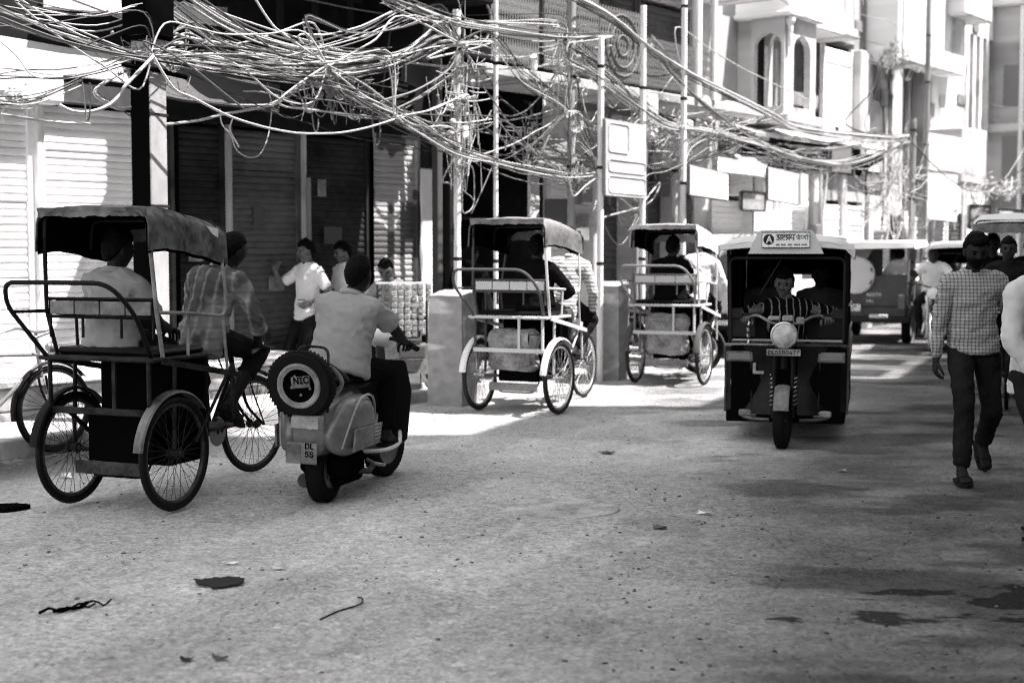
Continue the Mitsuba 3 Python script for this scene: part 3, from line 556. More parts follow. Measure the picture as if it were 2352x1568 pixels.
for px, y, d, lab in ((1226, 144, 2.0, 'white insulator hanging on a cable by the dark alley'), (759, 166, 1.9, 'white bulb-shaped insulator in the middle of the tangle')):
    solo('insulator', X(lathe([(0, -.1), (.035, -.09), (.045, -.05), (.04, .03), (.05, .05), (.025, .09), (0, .1)], 12), frame(fac(px, y, d), A(1, 0, 0), A(0, 1, 0), Z3)), 'lamp_white', lab, 'insulator', smooth=50)
# coil of spare cable
co = fac(1314, 281, 2.15); ck = []
for i in range(16):
    g = np.linspace(0, 2*np.pi, 33)[:-1]; r = .095+.035*rng.random()
    ck.append(tube([co+U3*(r*1.2*math.cos(t))+Z3*(r*1.05*math.sin(t))+N3*(.05*rng.random()+.02*math.sin(3*t+i)) for t in g], .007, 5, True))
solo('cable_coil', cat(*ck), 'wire_pale', 'round coil of spare cable hung on the bundled pole', 'coil', smooth=True)
# cables: (thickness in mm, points in picture units)
G1 = ('pale cables slung over the left shops', 'cable slung across the dark shop fronts at left'); G2 = ('pale cables slung past the dark alley', 'cable slung between the slim poles by the dark alley')
G3 = ('cables running off to the right', 'cable running off along the far sunlit houses')
CAB = [
 (11, [(-20,259),(100,278),(230,286),(340,288),(440,278),(520,262),(600,247),(645,232)]), (9, [(640,232),(715,252),(787,260),(881,271),(916,272),(993,249),(1075,218)]),
 (12, [(397,201),(445,226),(525,266),(585,286),(667,304),(744,308),(804,302),(856,290),(905,274)]), (11, [(163,-3),(285,43),(349,63),(432,86),(518,103),(615,125),(735,133),(881,135),(972,148),(1085,158),(1226,155),(1303,142)]),
 (6, [(27,-4),(110,66),(166,106),(239,153),(320,205)]), (7, [(43,-4),(159,68),(232,100),(295,121),(362,106),(420,98)]), (6, [(50,33),(133,35),(212,33),(300,24)]), (7, [(179,110),(252,83),(332,60)]),
 (4, [(-10,62),(113,53),(219,37),(330,30)]), (12, [(136,242),(166,256),(206,257),(249,242),(282,212),(290,196)]), (12, [(222,203),(246,236),(276,251),(305,244),(321,222)]),
 (8, [(369,126),(481,131),(613,143),(700,147),(745,150)]), (8, [(360,118),(470,124),(600,150),(680,152),(740,146)]), (7, [(378,56),(448,63),(518,78),(613,78),(700,75)]),
 (10, [(432,-4),(518,33),(612,65),(692,90),(787,116),(880,133)]), (9, [(585,-5),(622,52),(650,78),(740,140)]), (9, [(521,105),(576,95),(650,70),(720,55)]), (9, [(684,84),(757,79),(830,60),(899,26)]),
 (9, [(800,127),(864,90),(925,37)]), (14, [(880,130),(933,112),(976,82),(1010,55)]), (10, [(870,133),(930,118),(985,76),(1020,48)]), (8, [(692,-3),(800,19),(925,39),(1072,64),(1200,92)]),
 (8, [(521,35),(600,95),(700,165),(790,215),(905,260)]), (8, [(490,130),(560,160),(640,225),(720,232)]), (6, [(350,165),(420,220),(500,237),(580,242),(640,230)]), (6, [(205,190),(260,240),(320,280)]),
 (6, [(190,190),(197,262),(200,276),(205,262),(210,200)]), (5, [(505,250),(510,285),(530,310),(545,345),(575,362),(600,350),(618,305),(625,250)]), (6, [(535,270),(528,300),(548,338)]), (5, [(0,95),(40,130),(70,170),(100,180)]),
 (8, [(860,250),(857,300),(861,330),(870,330),(874,300),(872,250)]), (6, [(925,275),(970,300),(1050,330)]), (9, [(780,205),(860,245),(930,285),(990,312),(1075,360)]), (9, [(850,236),(910,265),(960,290),(1040,295)]),
 (8, [(980,292),(1050,292),(1138,281),(1209,269),(1289,248)]), (8, [(980,283),(1085,301),(1191,316),(1296,322),(1374,332)]), (11, [(930,285),(980,316),(1050,355),(1138,376),(1226,397),(1303,408),(1377,403)]), (10, [(930,280),(985,314),(1055,350),(1140,372),(1226,392),(1310,402),(1375,396)]),
 (8, [(980,299),(1068,334),(1149,355),(1226,366),(1307,367)]), (8, [(990,296),(1070,330),(1130,368)]), (9, [(1318,450),(1346,425),(1376,404)]), (9, [(1356,517),(1388,499),(1472,475),(1500,457),(1515,420)]), (8, [(980,112),(1050,95),(1117,72)]),
 (9, [(980,134),(1050,120),(1131,97)]), (9, [(980,255),(1022,239),(1071,218)]), (8, [(1117,72),(1170,120),(1220,165),(1290,230)]), (6, [(1150,230),(1200,265),(1230,273)]), (9, [(1360,180),(1385,225),(1408,248),(1430,228)]), (7, [(1185,295),(1205,335),(1213,348),(1232,325)]),
 (10, [(1065,60),(1062,150),(1066,220),(1073,241),(1088,242),(1097,215),(1096,160)]), (8, [(1040,200),(1026,240),(1025,270),(1037,284)]), (7, [(1060,370),(1085,385),(1090,430),(1088,470),(1075,487),(1062,476)]), (7, [(1062,430),(1080,450),(1090,465),(1085,485)]), (8, [(1018,412),(1030,420),(1048,420)]),
 (8, [(1483,406),(1528,394),(1578,373)]), (9, [(1552,63),(1619,105),(1689,148),(1749,179),(1854,228)]), (5, [(1791,-3),(1865,46),(1970,88),(2021,102),(2060,110)]), (5, [(1880,3),(1970,32),(2021,44),(2045,52),(2110,108)]), (8, [(1686,300),(1760,267),(1802,235)]),
 (12, [(2088,320),(2138,373),(2190,418),(2250,438),(2360,384)]), (6, [(2039,373),(2127,387),(2170,395)]), (5, [(2268,236),(2303,246),(2356,248)]), (5, [(2271,271),(2320,283),(2356,282)]), (9, [(2250,438),(2300,420),(2360,330)]), (9, [(2240,440),(2300,440),(2360,415)]),
 (12, [(1944,288),(2004,207),(2018,141),(2050,109)]), (10, [(1990,300),(2010,220),(2025,160),(2045,115)]), (7, [(1690,330),(1790,334),(1835,310)]), (8, [(1420,335),(1470,320),(1530,322),(1590,318)]), (8, [(1380,480),(1400,540),(1430,560)]), (7, [(1415,450),(1420,500),(1445,530)]),
 (6, [(560,210),(620,215),(760,260),(880,275)]), (7, [(520,180),(600,195),(640,228)]), (6, [(330,95),(420,140),(520,220),(560,250)]), (6, [(640,130),(690,175),(700,215),(712,255)]), (7, [(715,175),(718,205),(735,212),(742,185)]),
]
ANCH = np.array([(350,130),(750,150),(905,265),(1052,100),(1055,230),(1055,350),(1139,270),(1139,370),(1308,90),(1308,260),(1310,405),(1378,330),(1378,404),(1474,250),(1474,470),(1567,170),(1567,380),(2085,320),(2052,112)], float)
def fixed(pts):
    pts = [tuple(p) for p in pts]
    for end in (0, -1):
        p = np.array(pts[end])
        if 5 < p[0] < 2345 and p[1] > 5:
            dd = np.linalg.norm(ANCH-p, axis=1); q = ANCH[dd.argmin()]
            if 12 < dd.min() < 150:
                q = tuple(q+rng.normal(size=2)*4); pts = [q]+pts if end == 0 else pts+[q]
    return pts
used_labels = {}
mats = {0: 'wire_pale', 1: 'wire_pale', 2: 'wire_grey', 3: 'wire_pale', 4: 'wire_grey', 5: 'wire_dark', 6: 'wire_mid', 7: 'wire_mid'}
MARKS = ((70, 'the left frame edge'), (240, 'the sign box'), (430, 'the square pole'), (560, 'the grey awning'), (700, 'the dark shutter'), (850, 'the shutter knot'), (985, 'the dappled shutter'),
    (1100, 'the lumpy pole'), (1180, 'the slim white pole'), (1350, 'the coil pole'), (1440, 'the panel sign'), (1540, 'the rosette'), (1680, 'the white board'), (1800, 'the arched bay'), (1960, 'the large board'), (2110, 'the far snarl'), (2240, 'the far white pilaster'), (9999, 'the right frame edge'))
def spot(p): return ('above ' if p[1] < 8 else '')+next(t for x, t in MARKS if p[0] < x)
def cable(r, pts, g, d=None, mat=None, wav=.012):
    d = rng.uniform(1.5, 2.35) if d is None else d
    e = rng.uniform(-.25, .25)
    pts = fixed(pts); mat = mat or mats[int(rng.choice(8))]
    sag_ = max(q[1] for q in pts)-max(pts[0][1], pts[-1][1]); mid_ = pts[len(pts)//2]
    a_, b_ = spot(pts[0]), spot(pts[-1]); th_ = 'thick' if r > 10 else 'medium' if r > 6.5 else 'thin'
    lab = f"{th_} {dict(wire_pale='pale', wire_grey='grey', wire_dark='black', wire_mid='dark grey')[mat]} {'sagging ' if sag_ > 12 else ''}cable "+(f'looping beside {a_}' if a_ == b_ else f'from {a_} to {b_}')
    used_labels[lab] = used_labels.get(lab, 0)+1
    g = (g[0] if False else 'cables from %s to %s' % (a_, b_), lab)
    p = np.array([fac(x, y, d+e*i/len(pts)) for i, (x, y) in enumerate(pts)])
    p = smoothpath(p, 5 if len(pts) > 3 else 8)
    p = p+wav*(np.stack([meshkit.noise(p*3+rng.uniform(0, 99)) for _ in range(3)], 1)-.5)
    return solo('overhead_cable', tube(p, r/1000*rng.uniform(.8, 1.35), 6), mat, g[1], 'cable', g[0], smooth=True)
for r, pts in CAB:
    mx = np.mean([p[0] for p in pts]); g = G1 if mx < 930 else G2 if mx < 1400 else G3
    cable(r, pts, g, mat='wire_dark' if pts[0] in ((2088,320), (1944,288), (1990,300)) else 'wire_pale' if r > 8 else None)
def fan(n, anchors, spread0, spread1, rs, g, sag=14, d=None):
    """several cables along one run, spread at both ends"""
    anchors = np.array(anchors, float)
    for i in range(n):
        w = np.linspace(0, 1, len(anchors))[:, None]; o0, o1 = rng.normal(size=2)*[6, 1]*spread0/6, rng.normal(size=2)*[6, 1]*spread1/6
        o0 = A(rng.normal()*4, rng.normal()*spread0); o1 = A(rng.normal()*4, rng.normal()*spread1)
        p = anchors+o0*(1-w)+o1*w; p[:, 1] += sag*rng.random()*(4*w*(1-w))[:, 0]
        cable(rng.uniform(*rs), p.tolist(), g, d, mats[int(rng.choice(8))])
fan(9, [(873,-5),(950,13),(1040,45),(1121,60),(1279,83),(1409,83)], 7, 4, (5, 10), G2)
fan(12, [(1310,-12),(1402,35),(1490,105),(1592,168),(1672,207),(1777,260),(1847,295),(2030,318)], 10, 6, (6, 11), G3)
fan(12, [(1303,141),(1367,176),(1472,253),(1540,290),(1619,300),(1756,334),(1830,362),(1911,376),(1976,368),(2081,325)], 9, 7, (6, 11), G3, 10)
fan(6, [(1500,95),(1540,165),(1619,239),(1689,292),(1756,332),(1830,362)], 9, 7, (6, 11), G3, 10)
fan(7, [(345,128),(450,132),(560,142),(740,150)], 9, 7, (5, 9), G1, 14)
fan(6, [(-10,175),(60,165),(140,165),(230,150),(345,118)], 12, 8, (4, 7), G1, 14)
fan(6, [(-10,232),(50,228),(110,215),(190,185)], 8, 8, (4, 7), G1, 8)
fan(7, [(430,60),(520,110),(640,150),(760,190),(900,262)], 16, 12, (4, 8), G1, 10)
fan(5, [(350,-10),(450,60),(560,110),(740,140)], 20, 6, (4, 7), G1, 10)
fan(5, [(745,150),(830,190),(900,240),(1000,300),(1060,350)], 8, 6, (5, 8), G1, 12)
fan(6, [(880,-10),(960,30),(1060,50),(1280,60)], 10, 12, (4, 8), G2, 12)
fan(6, [(1130,100),(1200,180),(1280,230),(1310,260)], 14, 12, (4, 7), G2, 4)
fan(8, [(1303,90),(1400,170),(1480,240),(1580,300),(1700,330)], 10, 10, (5, 8), G3, 10)
fan(6, [(-10,10),(100,30),(220,40),(340,20)], 16, 12, (4, 6), G1, 12)
fan(6, [(2081,325),(2030,310),(1980,320),(1900,330),(1830,320)], 7, 12, (5, 9), G3, 8)
fan(6, [(2085,300),(2060,390),(2020,460),(1980,490)], 10, 16, (5, 8), G3, 4)
fan(6, [(520,95),(640,120),(720,100),(830,70),(960,20)], 14, 16, (4, 7), G1, 8)
fan(8, [(365,128),(480,118),(600,120),(735,138),(880,132)], 8, 6, (5, 9), G1, 6)
fan(8, [(480,140),(600,165),(700,180),(800,205),(930,262),(1060,340)], 14, 8, (4, 8), G1, 8)
fan(5, [(700,40),(800,70),(900,60),(1010,30)], 14, 10, (5, 9), G1, 10)
fan(5, [(1060,110),(1040,160),(960,215),(880,250)], 10, 10, (4, 8), G1, 6)
fan(5, [(1310,300),(1360,360),(1420,420),(1470,470)], 12, 12, (4, 7), G3, 4)
fan(6, [(1570,380),(1590,330),(1640,300),(1700,280),(1780,262)], 12, 12, (4, 7), G3, 4)
fan(10, [(-10,20),(120,70),(250,110),(345,135)], 24, 8, (5, 9), G1, 10)
fan(10, [(360,130),(500,150),(640,160),(760,160),(900,140),(1010,90)], 12, 14, (5, 9), G1, 12)
fan(8, [(420,-10),(520,50),(640,95),(800,125),(900,130)], 14, 8, (5, 9), G1, 10)
fan(6, [(780,205),(900,275),(1000,320),(1130,366),(1300,404)], 8, 6, (6, 9), G2, 8)
for i in range(46):                                            # slack lines hung from pole to pole
    lo, hi, g_ = ((0, 9, G1), (3, 13, G2), (8, 18, G3))[i % 3]
    a, b = ANCH[rng.choice(np.arange(lo, hi), 2, replace=False)]+rng.normal(size=(2, 2))*7; s_ = rng.uniform(14, 62)
    cable(rng.uniform(4, 8), [(a[0]*(1-t)+b[0]*t, a[1]*(1-t)+b[1]*t+s_*4*t*(1-t)) for t in np.linspace(0, 1, 7)], g_, None, None, .05)
# knots of short wire ends and loops at the poles: nobody could count these
def tangle(lab, cx, cy, w, h, n, d, r=(.003, .007), seed=0):
    g = np.random.default_rng(seed); out = []
    for i in range(n):
        x, y = cx+g.normal()*w*.42, cy+g.normal()*h*.42; q = g.random(); dd = d+g.normal()*.1
        if q < .45:      # a slack loop
            x2, y2 = x+g.normal()*w*.6, y+g.normal()*h*.3; sg_ = abs(g.normal())*h*.5+6
            pts = [fac(x*(1-t)+x2*t+g.normal()*1.2, y*(1-t)+y2*t+sg_*4*t*(1-t), dd+.06*math.sin(t*5+i)) for t in np.linspace(0, 1, 6)]
        elif q < .75:    # a hanging end
            L = abs(g.normal())*h*.6+14; b_ = g.normal()*9
            pts = [fac(x+b_*t+5*math.sin(3*t+i), y+L*t, dd) for t in np.linspace(0, 1, 5)]
        else:            # a taut run out of the knot
            a_ = g.uniform(-.5, .5)+(math.pi if g.random() < .5 else 0); L = w*g.uniform(.5, 1.1)
            pts = [fac(x+L*t*math.cos(a_), y+L*t*math.sin(a_)*.6+8*t*(1-t), dd) for t in np.linspace(0, 1, 5)]
        out.append(tube(smoothpath(pts, 4), g.uniform(*r), 5))
    for i in range(n//4): out.append(bumpy(sph(fac(cx+g.normal()*w*.4, cy+g.normal()*h*.4, d+g.normal()*.1), g.uniform(.015, .04), 5), .012, .04))
    k = newkey('cable_tangle'); _things.add(k); scene[k] = mikit.ply(cat(*out), mats[seed % 2*2], True)
    labels[k] = {'label': lab, 'category': 'cable tangle', 'kind': 'stuff'}
tangle('knot of wire ends round the square concrete pole', 352, 118, 90, 60, 70, 1.95, seed=1)
tangle('knot of wire ends at the left frame edge', 10, 222, 70, 30, 36, 1.9, seed=2)
tangle('knot of wires and clamps over the dark shutters', 765, 190, 90, 60, 60, 1.95, seed=3)
tangle('loops of wire wrapped down the lumpy pole', 1060, 210, 50, 170, 70, 2.0, seed=4)
tangle('snarl of wire strips left of the cable coil', 1220, 310, 60, 60, 40, 1.8, seed=5)
tangle('wire ends bunched on the grey bundled pole', 1308, 130, 60, 110, 70, 2.0, seed=6)
tangle('wire snarl low on the bundled pole', 1325, 400, 40, 60, 34, 2.0, seed=7)
tangle('messy wire bundle among the ironwork columns', 1560, 300, 120, 70, 90, 1.7, seed=8)
tangle('messy drooping wire bundle above the middle shops', 1820, 370, 130, 36, 80, 1.6, seed=9)
tangle('huge snarl of wires at the far grey post', 2055, 420, 80, 110, 90, 1.9, (.004, .010), 10)
tangle('ball of wires on the far balcony corner', 2050, 125, 40, 40, 40, 1.3, (.006, .013), 11)
tangle('far wire snarl over the right-hand rickshaws', 2290, 425, 70, 30, 50, 1.6, (.006, .014), 12)
# ---------------------------------------------------------------- vehicles
M_('canopy_dark', dirty(.075, 1.3, 5., 1.), .6, 0, .15)
M_('canopy_grey', dirty(.14, .6, 6., 7.), .6, 0, .4)
M_('worn_paint', dirty(.10, .8, 7., 3.), .5, 0, .4)
M_('scooter_paint', dirty(.105, .45, 6., 11.), .35, .2, .5, .3)
M_('scooter_pale', dirty(.23, .5, 9., 4.), .45, 0, .4)
M_('sack', dirty(.22, .7, 8., 21.), .8, 0, .2)
M_('timber', dirty(.16, .5, 5., 2., 3.), .8, 0, .2)
M_('apron_paint', dirty(.008, 1.0, 4., 3.), .35, 0, .12)
M_('headlight_glass', dirty(.42, .45, 18., 5.), .25, 0, .6)
M_('worn_black', dirty(.014, 1.3, 11., 6.), .6, 0, .12)
class Veh:
    """a vehicle: parts in its own frame (x right, y forward, z up), standing at a place and heading (degrees right of straight ahead)"""
    def __init__(s, name, label, cat_, xy, head, group=None, lean=0):
        s.k = thing(name, label, cat_, group); h = math.radians(head)
        s.M = frame(A(xy[0], xy[1], 0), A(math.cos(h), -math.sin(h), 0), A(math.sin(h), math.cos(h), 0), Z3) @ rot('y', lean)
    def put(s, name, mesh, mat, smooth=False, parent=None, label=None, kind=None):
        return put(name, mesh, mat, parent or s.k, smooth, label, kind, s.M)
    def w(s, x, y, z): return (s.M @ A(x, y, z, 1))[:3]
def wheel(v, x, y, R, tw=.02, mats=('tyre', 'bright_metal', 'mid_metal'), steer=0, spokes=18, lean=0, name='wheel'):
    """spoked wheel in the plane across x; its parts are tyre, rim, spokes, hub"""
    W = tr(x, y, R+.003) @ rot('z', steer) @ rot('y', 90)
    k = v.k + '__' + name; key = newkey(k); _things.add(key); labels.setdefault
    def p(nm, m, mat, kind=None): return put(nm, X(X(m, W), v.M), mat, key, 40, None, kind)
    g = np.linspace(0, 2*np.pi, 49)[:-1]
    ring = lambda r, t: tube([A(r*math.cos(a), r*math.sin(a), 0) for a in g], t, 8, True)
    p('tyre', X(ring(R-tw, tw), sc(1, 1, 1.0)), mats[0])
    p('rim', X(ring(R-2*tw-.006, .013), sc(1, 1, 1.0)), mats[1])
    sp = []
    for i in range(spokes*2):
        a = 2*np.pi*i/(spokes*2); side = 1 if i % 2 else -1; b = a+(.55 if i % 4 < 2 else -.55)
        sp.append(cyl(A(.022*math.cos(b), .022*math.sin(b), side*.03), A((R-2*tw-.012)*math.cos(a), (R-2*tw-.012)*math.sin(a), 0), .0021, 4))
    p('spokes', cat(*sp), mats[2], 'stuff')
    p('hub', cat(cyl(A(0, 0, -.055), A(0, 0, .055), .02, 10), cyl(A(0, 0, -.034), A(0, 0, -.028), .032, 12), cyl(A(0, 0, .028), A(0, 0, .034), .032, 12)), mats[2])
    return key
def mudguard(x, y, R, a0, a1, w=.032, n=18, steer=0):
    g = np.radians(np.linspace(a0, a1, n)); out = []
    for a in g:
        r = R; c = [(-w, -.012), (-w*.75, .0), (0, .006), (w*.75, 0), (w, -.012)]
        out.append([A(cx, math.cos(a)*(r+cz), math.sin(a)*(r+cz)) for cx, cz in c])
    return X(shell(np.array(out), .003), tr(x, y, 0) @ rot('z', steer))
def rickshaw(label, xy, head, frame_mat, canopy_mat, edge_mat, hub_mats, track=.40, top=1.86, cw=.385, cf=.60, canopy='dark', bag=None, steer=0, panel_mat='worn_board', guard_mat='worn_paint', wb=1.5, boards=4):
    v = Veh('cycle_rickshaw', label, 'rickshaw', xy, head, 'cycle rickshaws in the street')
    R = .352
    for sx in (-1, 1): wheel(v, sx*track, 0, R, .024, hub_mats)
    wheel(v, 0, wb, R-.005, .019, hub_mats, steer)
    for sx in (-1, 1): v.put('mudguard', mudguard(sx*track, 0, R+.035, 35, 195, .036, 18) if 0 else X(mudguard(0, 0, R+.035, 40, 172, .036), tr(sx*track, 0, R)), guard_mat, 40)
    v.put('mudguard', X(mudguard(0, 0, R+.03, 60, 190, .03), tr(0, wb, R) @ rot('z', steer)), 'black_paint', 40)
    r = .013
    # chassis
    v.put('chassis', cat(cyl((-track-.05, 0, R), (track+.05, 0, R), .016, 8), *[tube(fillet([(s*.3, -.16, .62), (s*.3, .1, .42), (s*.26, .5, .40), (s*.05, .95, .45)], .08), .015, 6) for s in (-1, 1)],
        tube([(-.36, -.22, .62), (.36, -.22, .62)], .02, 6), cyl((-.3, .1, .42), (.3, .1, .42), .015, 6), tube(fillet([(-.24, -.02, .34), (-.2, -.06, .2), (.2, -.06, .2), (.24, -.02, .34)], .06), .008, 5)), frame_mat, 40)
    v.put('side_bar', bx(-.38, .38, -.245, -.215, .60, .64, .004), edge_mat)
    for s in (-1, 1): v.put('side_stay', cat(cyl((s*.36, -.23, .62), (s*.36, -.23, .93), .014, 6), cyl((s*.37, .0, R+.03), (s*.37, .02, .9), .013, 6), tube([(s*.40, .62, .5), (s*.405, .6, .86)], .012, 6), cyl((s*.405, .6, .86), (s*.39, .2, .4), .011, 6)), edge_mat if s > 0 else frame_mat)
    v.put('stay', bx(.1, .125, -.24, -.225, .64, .93), edge_mat)
    v.put('under_box', cat(bx(-.19, .30, .03, .40, .44, .9, .01), bx(-.18, .24, -.09, .5, .31, .42, .01)), 'soot')
    v.put('under_board', bx(-.26, .26, -.14, -.12, .22, .30, .004), 'worn_board')
    # seat deck, sloping side boards, footboard, seat cushion
    v.put('seat_deck', bx(-.42, .42, -.27, .32, .925, .95, .008), edge_mat)
    for s in (-1, 1): v.put('side_board', sheet([(s*.425, -.2, .952), (s*.425, .66, .80), (s*.425, .66, .765), (s*.425, -.2, .915)], .014, 6, 3, 0), edge_mat)
    v.put('cushion', bumpy(subdiv(bx(-.38, .38, -.14, .33, .95, .995, .018), .08), .006, .12), 'black_paint', 40)
    v.put('footboard', bx(-.34, .34, .42, .72, .43, .46, .006), 'rusty')
    v.put('front_panel', bx(-.36, .36, .38, .4, .46, .92, .004), 'black_paint')
    # rear guard hoop, backrest boards and arms
    H = cw+.035
    v.put('guard_hoop', tube(fillet([(-.36, -.25, .94), (-H-.06, -.46, 1.26), (-H-.02, -.52, 1.40), (H-.12, -.52, 1.40), (H-.01, -.42, 1.22), (H-.06, -.2, .94)], .12, 6), .014, 8), frame_mat, 40)
    v.put('guard_rail', cat(tube([(-.47, -.44, 1.22), (-.38, -.2, 1.22)], .011, 6)), frame_mat)
    v.put('back_frame', cat(*[tube([(-.39, -.19, z), (.39, -.19, z)], .011, 6) for z in (1.185, 1.295)], *[cyl((x, -.19, 1.06), (x, -.19, 1.30), .009, 6) for x in (-.38, -.14, .14, .37)]), frame_mat)
    xs_ = np.linspace(-.37, .37, boards+1)
    for i in range(boards): v.put('back_panel', bumpy(subdiv(bx(xs_[i]+.004, xs_[i+1]-.004, -.214, -.2, 1.20, 1.282, .003), .05), .002, .05), panel_mat)
    v.put('back_pad', bumpy(subdiv(bx(-.36, .36, -.19, -.15, 1.195, 1.285, .012), .08), .004, .1), 'black_paint', 40)
    for s in (-1, 1): v.put('arm_rail', cat(tube(fillet([(s*.40, -.19, 1.22), (s*.43, .1, 1.205), (s*.43, .48, 1.17), (s*.43, .50, 1.3), (s*cw, cf-.05, top-.2)], .06, 5), .011, 7), cyl((s*.43, .46, 1.17), (s*.42, .52, .83), .01, 6), cyl((s*.42, .1, 1.2), (s*.41, .1, .94), .01, 6)), edge_mat if s > 0 else frame_mat, 40)
    for s in (-1, 1): v.put('rear_post', tube([(s*.385, -.12, .93), (s*.40, -.2, 1.22), (s*(cw-.01), -.24, top-.09)], .013, 6), edge_mat if s > 0 else frame_mat)
    # canopy: a bowed hood with hanging edges
    n, m = 14, 22; C = np.zeros((n, m, 3))
    for i in range(n):
        y = -.28+(cf+.28)*i/(n-1); t = i/(n-1); zt = top-.115*t**1.5-.03*(1-t)**6
        for j in range(m):
            a = j/(m-1); w = cw
            L = [(-w-.02, zt-.25+.0*t), (-w-.01, zt-.06), (-w+.06, zt-.005), (0, zt+.012), (w-.06, zt-.005), (w+.01, zt-.06), (w+.02, zt-.25)]
            q = a*(len(L)-1); k = min(int(q), len(L)-2); f = q-k
            C[i, j] = (L[k][0]*(1-f)+L[k+1][0]*f, y, L[k][1]*(1-f)+L[k+1][1]*f)
    wob = meshkit.fbm(C*[5, 5, 7]+hash(label) % 50, 3)-.5
    C[..., 2] += .022*wob; C[..., 0] += .02*(meshkit.fbm(C*[3, 7, 4]+9, 2)-.5); C[:, (0, -1), 2] += .02*(meshkit.noise(C[:, (0, -1)]*[1, 30, 1])-.5)
    v.put('canopy', shell(C, .007), canopy_mat, 40)
    Li = C*[.972, 1, 1]; Li[..., 2] -= .016; v.put('lining', grid(Li), 'soot', 40)
    for yy, zz, nm in ((-.285, top-.02, 'rear_valance'), (cf+.005, top-.125, 'front_valance')):
        V = np.array([[A(x, yy+.006*math.sin(x*40)+(.0 if b < .5 else .01), zz-b*(.055 if yy < 0 else .1)+.012*(meshkit.noise(A(x*22, b*3, 1.))-.5)+.006*abs(math.sin(x*60))*(b == 1)) for x in np.linspace(-cw-.005, cw+.005, 60)] for b in (0, .5, 1.)])
        v.put(nm, shell(V, .005), canopy_mat, 40)
    for yy in (-.24, .2, cf-.06): v.put('canopy_rib', tube(fillet([(-cw+.01, yy, top-.2-.07*(yy > 0)), (-cw+.025, yy, top-.03-.06*(yy > 0)), (cw-.025, yy, top-.03-.06*(yy > 0)), (cw-.01, yy, top-.2-.07*(yy > 0))], .06), .009, 5), 'charcoal')
    # cycle half: frame, saddle, bars, fork, cranks
    bar_z, hd = .98, wb-.28
    v.put('cycle_frame', cat(cyl((0, hd, .86), (0, .86, .86), .014, 8), cyl((0, hd+.02, .78), (0, .95, .36), .015, 8), cyl((0, .88, .9), (0, .95, .36), .014, 8), cyl((0, .95, .36), (0, .1, .40), .012, 8), cyl((0, hd+.03, .72), (0, hd-.02, .92), .019, 8)), frame_mat)
    S = tr(0, hd, 0) @ rot('z', steer) @ tr(0, -hd, 0)
    v.put('fork', X(cat(*[tube(fillet([(s*.045, hd+.04, .72), (s*.045, hd+.1, .5), (s*.05, wb, R)], .08), .011, 6) for s in (-1, 1)], cyl((-.05, hd+.04, .73), (.05, hd+.04, .73), .014, 6), *[tube([(s*.07, wb-.01, R), (s*.1, hd+.1, .62), (s*.12, hd-.03, .9)], .006, 5) for s in (-1, 1)]), S), frame_mat, 40)
    v.put('handlebar', X(cat(tube(fillet([(-.26, hd-.08, bar_z-.08), (-.25, hd+.08, bar_z-.03), (0, hd+.06, bar_z-.02), (.25, hd+.08, bar_z-.03), (.26, hd-.08, bar_z-.08)], .08, 5), .011, 7), cyl((0, hd-.02, .9), (0, hd+.03, bar_z-.01), .013, 8), *[cyl((s*.258, hd+.02, bar_z-.05), (s*.262, hd-.09, bar_z-.083), .016, 8) for s in (-1, 1)]), S), 'mid_metal', 40)
    v.put('saddle', hull([(sx*w, y, z) for sx in (-1, 1) for w, y, z in ((.11, .74, .97), (.11, .74, .93), (.08, .8, .985), (.025, .98, .965), (.02, .98, .94))]), 'black_paint', 40)
    v.put('chain_wheel', X(cat(lathe([(.02, -.004), (.095, -.004), (.1, 0), (.095, .004), (.02, .004)], 24)), tr(.06, .95, .36) @ rot('y', 90)), 'mid_metal')
    v.put('crank', cat(cyl((.09, .95, .36), (.1, 1.05, .46), .009, 6), cyl((-.09, .95, .36), (-.1, .86, .25), .009, 6), box((.145, 1.05, .46), (.09, .06, .022), .004), box((-.145, .86, .25), (.09, .06, .022), .004)), 'charcoal')
    v.put('chain_guard', bx(.05, .056, .2, .92, .34, .40, .002), 'rusty')
    if bag is not None:
        B = bumpy(subdiv(bx(-.25, .25, -.2, -.02, bag[0], bag[1], .05), .04), .035, .14, 4)
        v.put('sack', B, bag[2], 50, label='bulging sack slung under the seat')
    return v
DK = ('tyre', 'charcoal', 'charcoal'); LT = ('charcoal', 'bright_metal', 'bright_metal')
r1 = rickshaw('nearest cycle rickshaw at left with a dark tattered canopy and black frame', (-2.40, 8.82), 21.5, 'black_paint', 'canopy_dark', 'worn_black', ('black_paint', 'rusty', 'charcoal'), track=.375, steer=-8, panel_mat='worn_paint', guard_mat='worn_paint', cf=.55)
r1.put('skirt', cat(bx(-.17, .33, .02, .44, .27, .905, .01), bx(-.17, .30, -.12, -.10, .30, .60, .004)), 'soot')
for nm in ('arm_rail_001', 'rear_post_001'): scene[r1.k+'__'+nm]['bsdf'] = {'type': 'ref', 'id': 'worn_board'}
scene[r1.k+'__under_board']['bsdf'] = {'type': 'ref', 'id': 'rusty'}; scene[r1.k+'__mudguard']['bsdf'] = {'type': 'ref', 'id': 'black_paint'}
r2 = rickshaw('middle cycle rickshaw with a fringed grey canopy and a printed sack', (.068, 13.98), 26, 'dark_grey', 'canopy_grey', 'cream', ('charcoal', 'bright_metal', 'bright_metal'), track=.43, top=1.90, bag=(.42, .82, 'sack'), panel_mat='cream', guard_mat='white_paint', wb=1.6)
r3 = rickshaw('third cycle rickshaw with a white canopy in full sunlight', (1.86, 16.9), 23, 'grey_paint', 'plaster_white', 'cream', ('charcoal', 'bright_metal', 'bright_metal'), track=.42, top=1.89, bag=(.36, .84, 'sack'), panel_mat='cream', guard_mat='dark_grey', wb=1.6, boards=3)
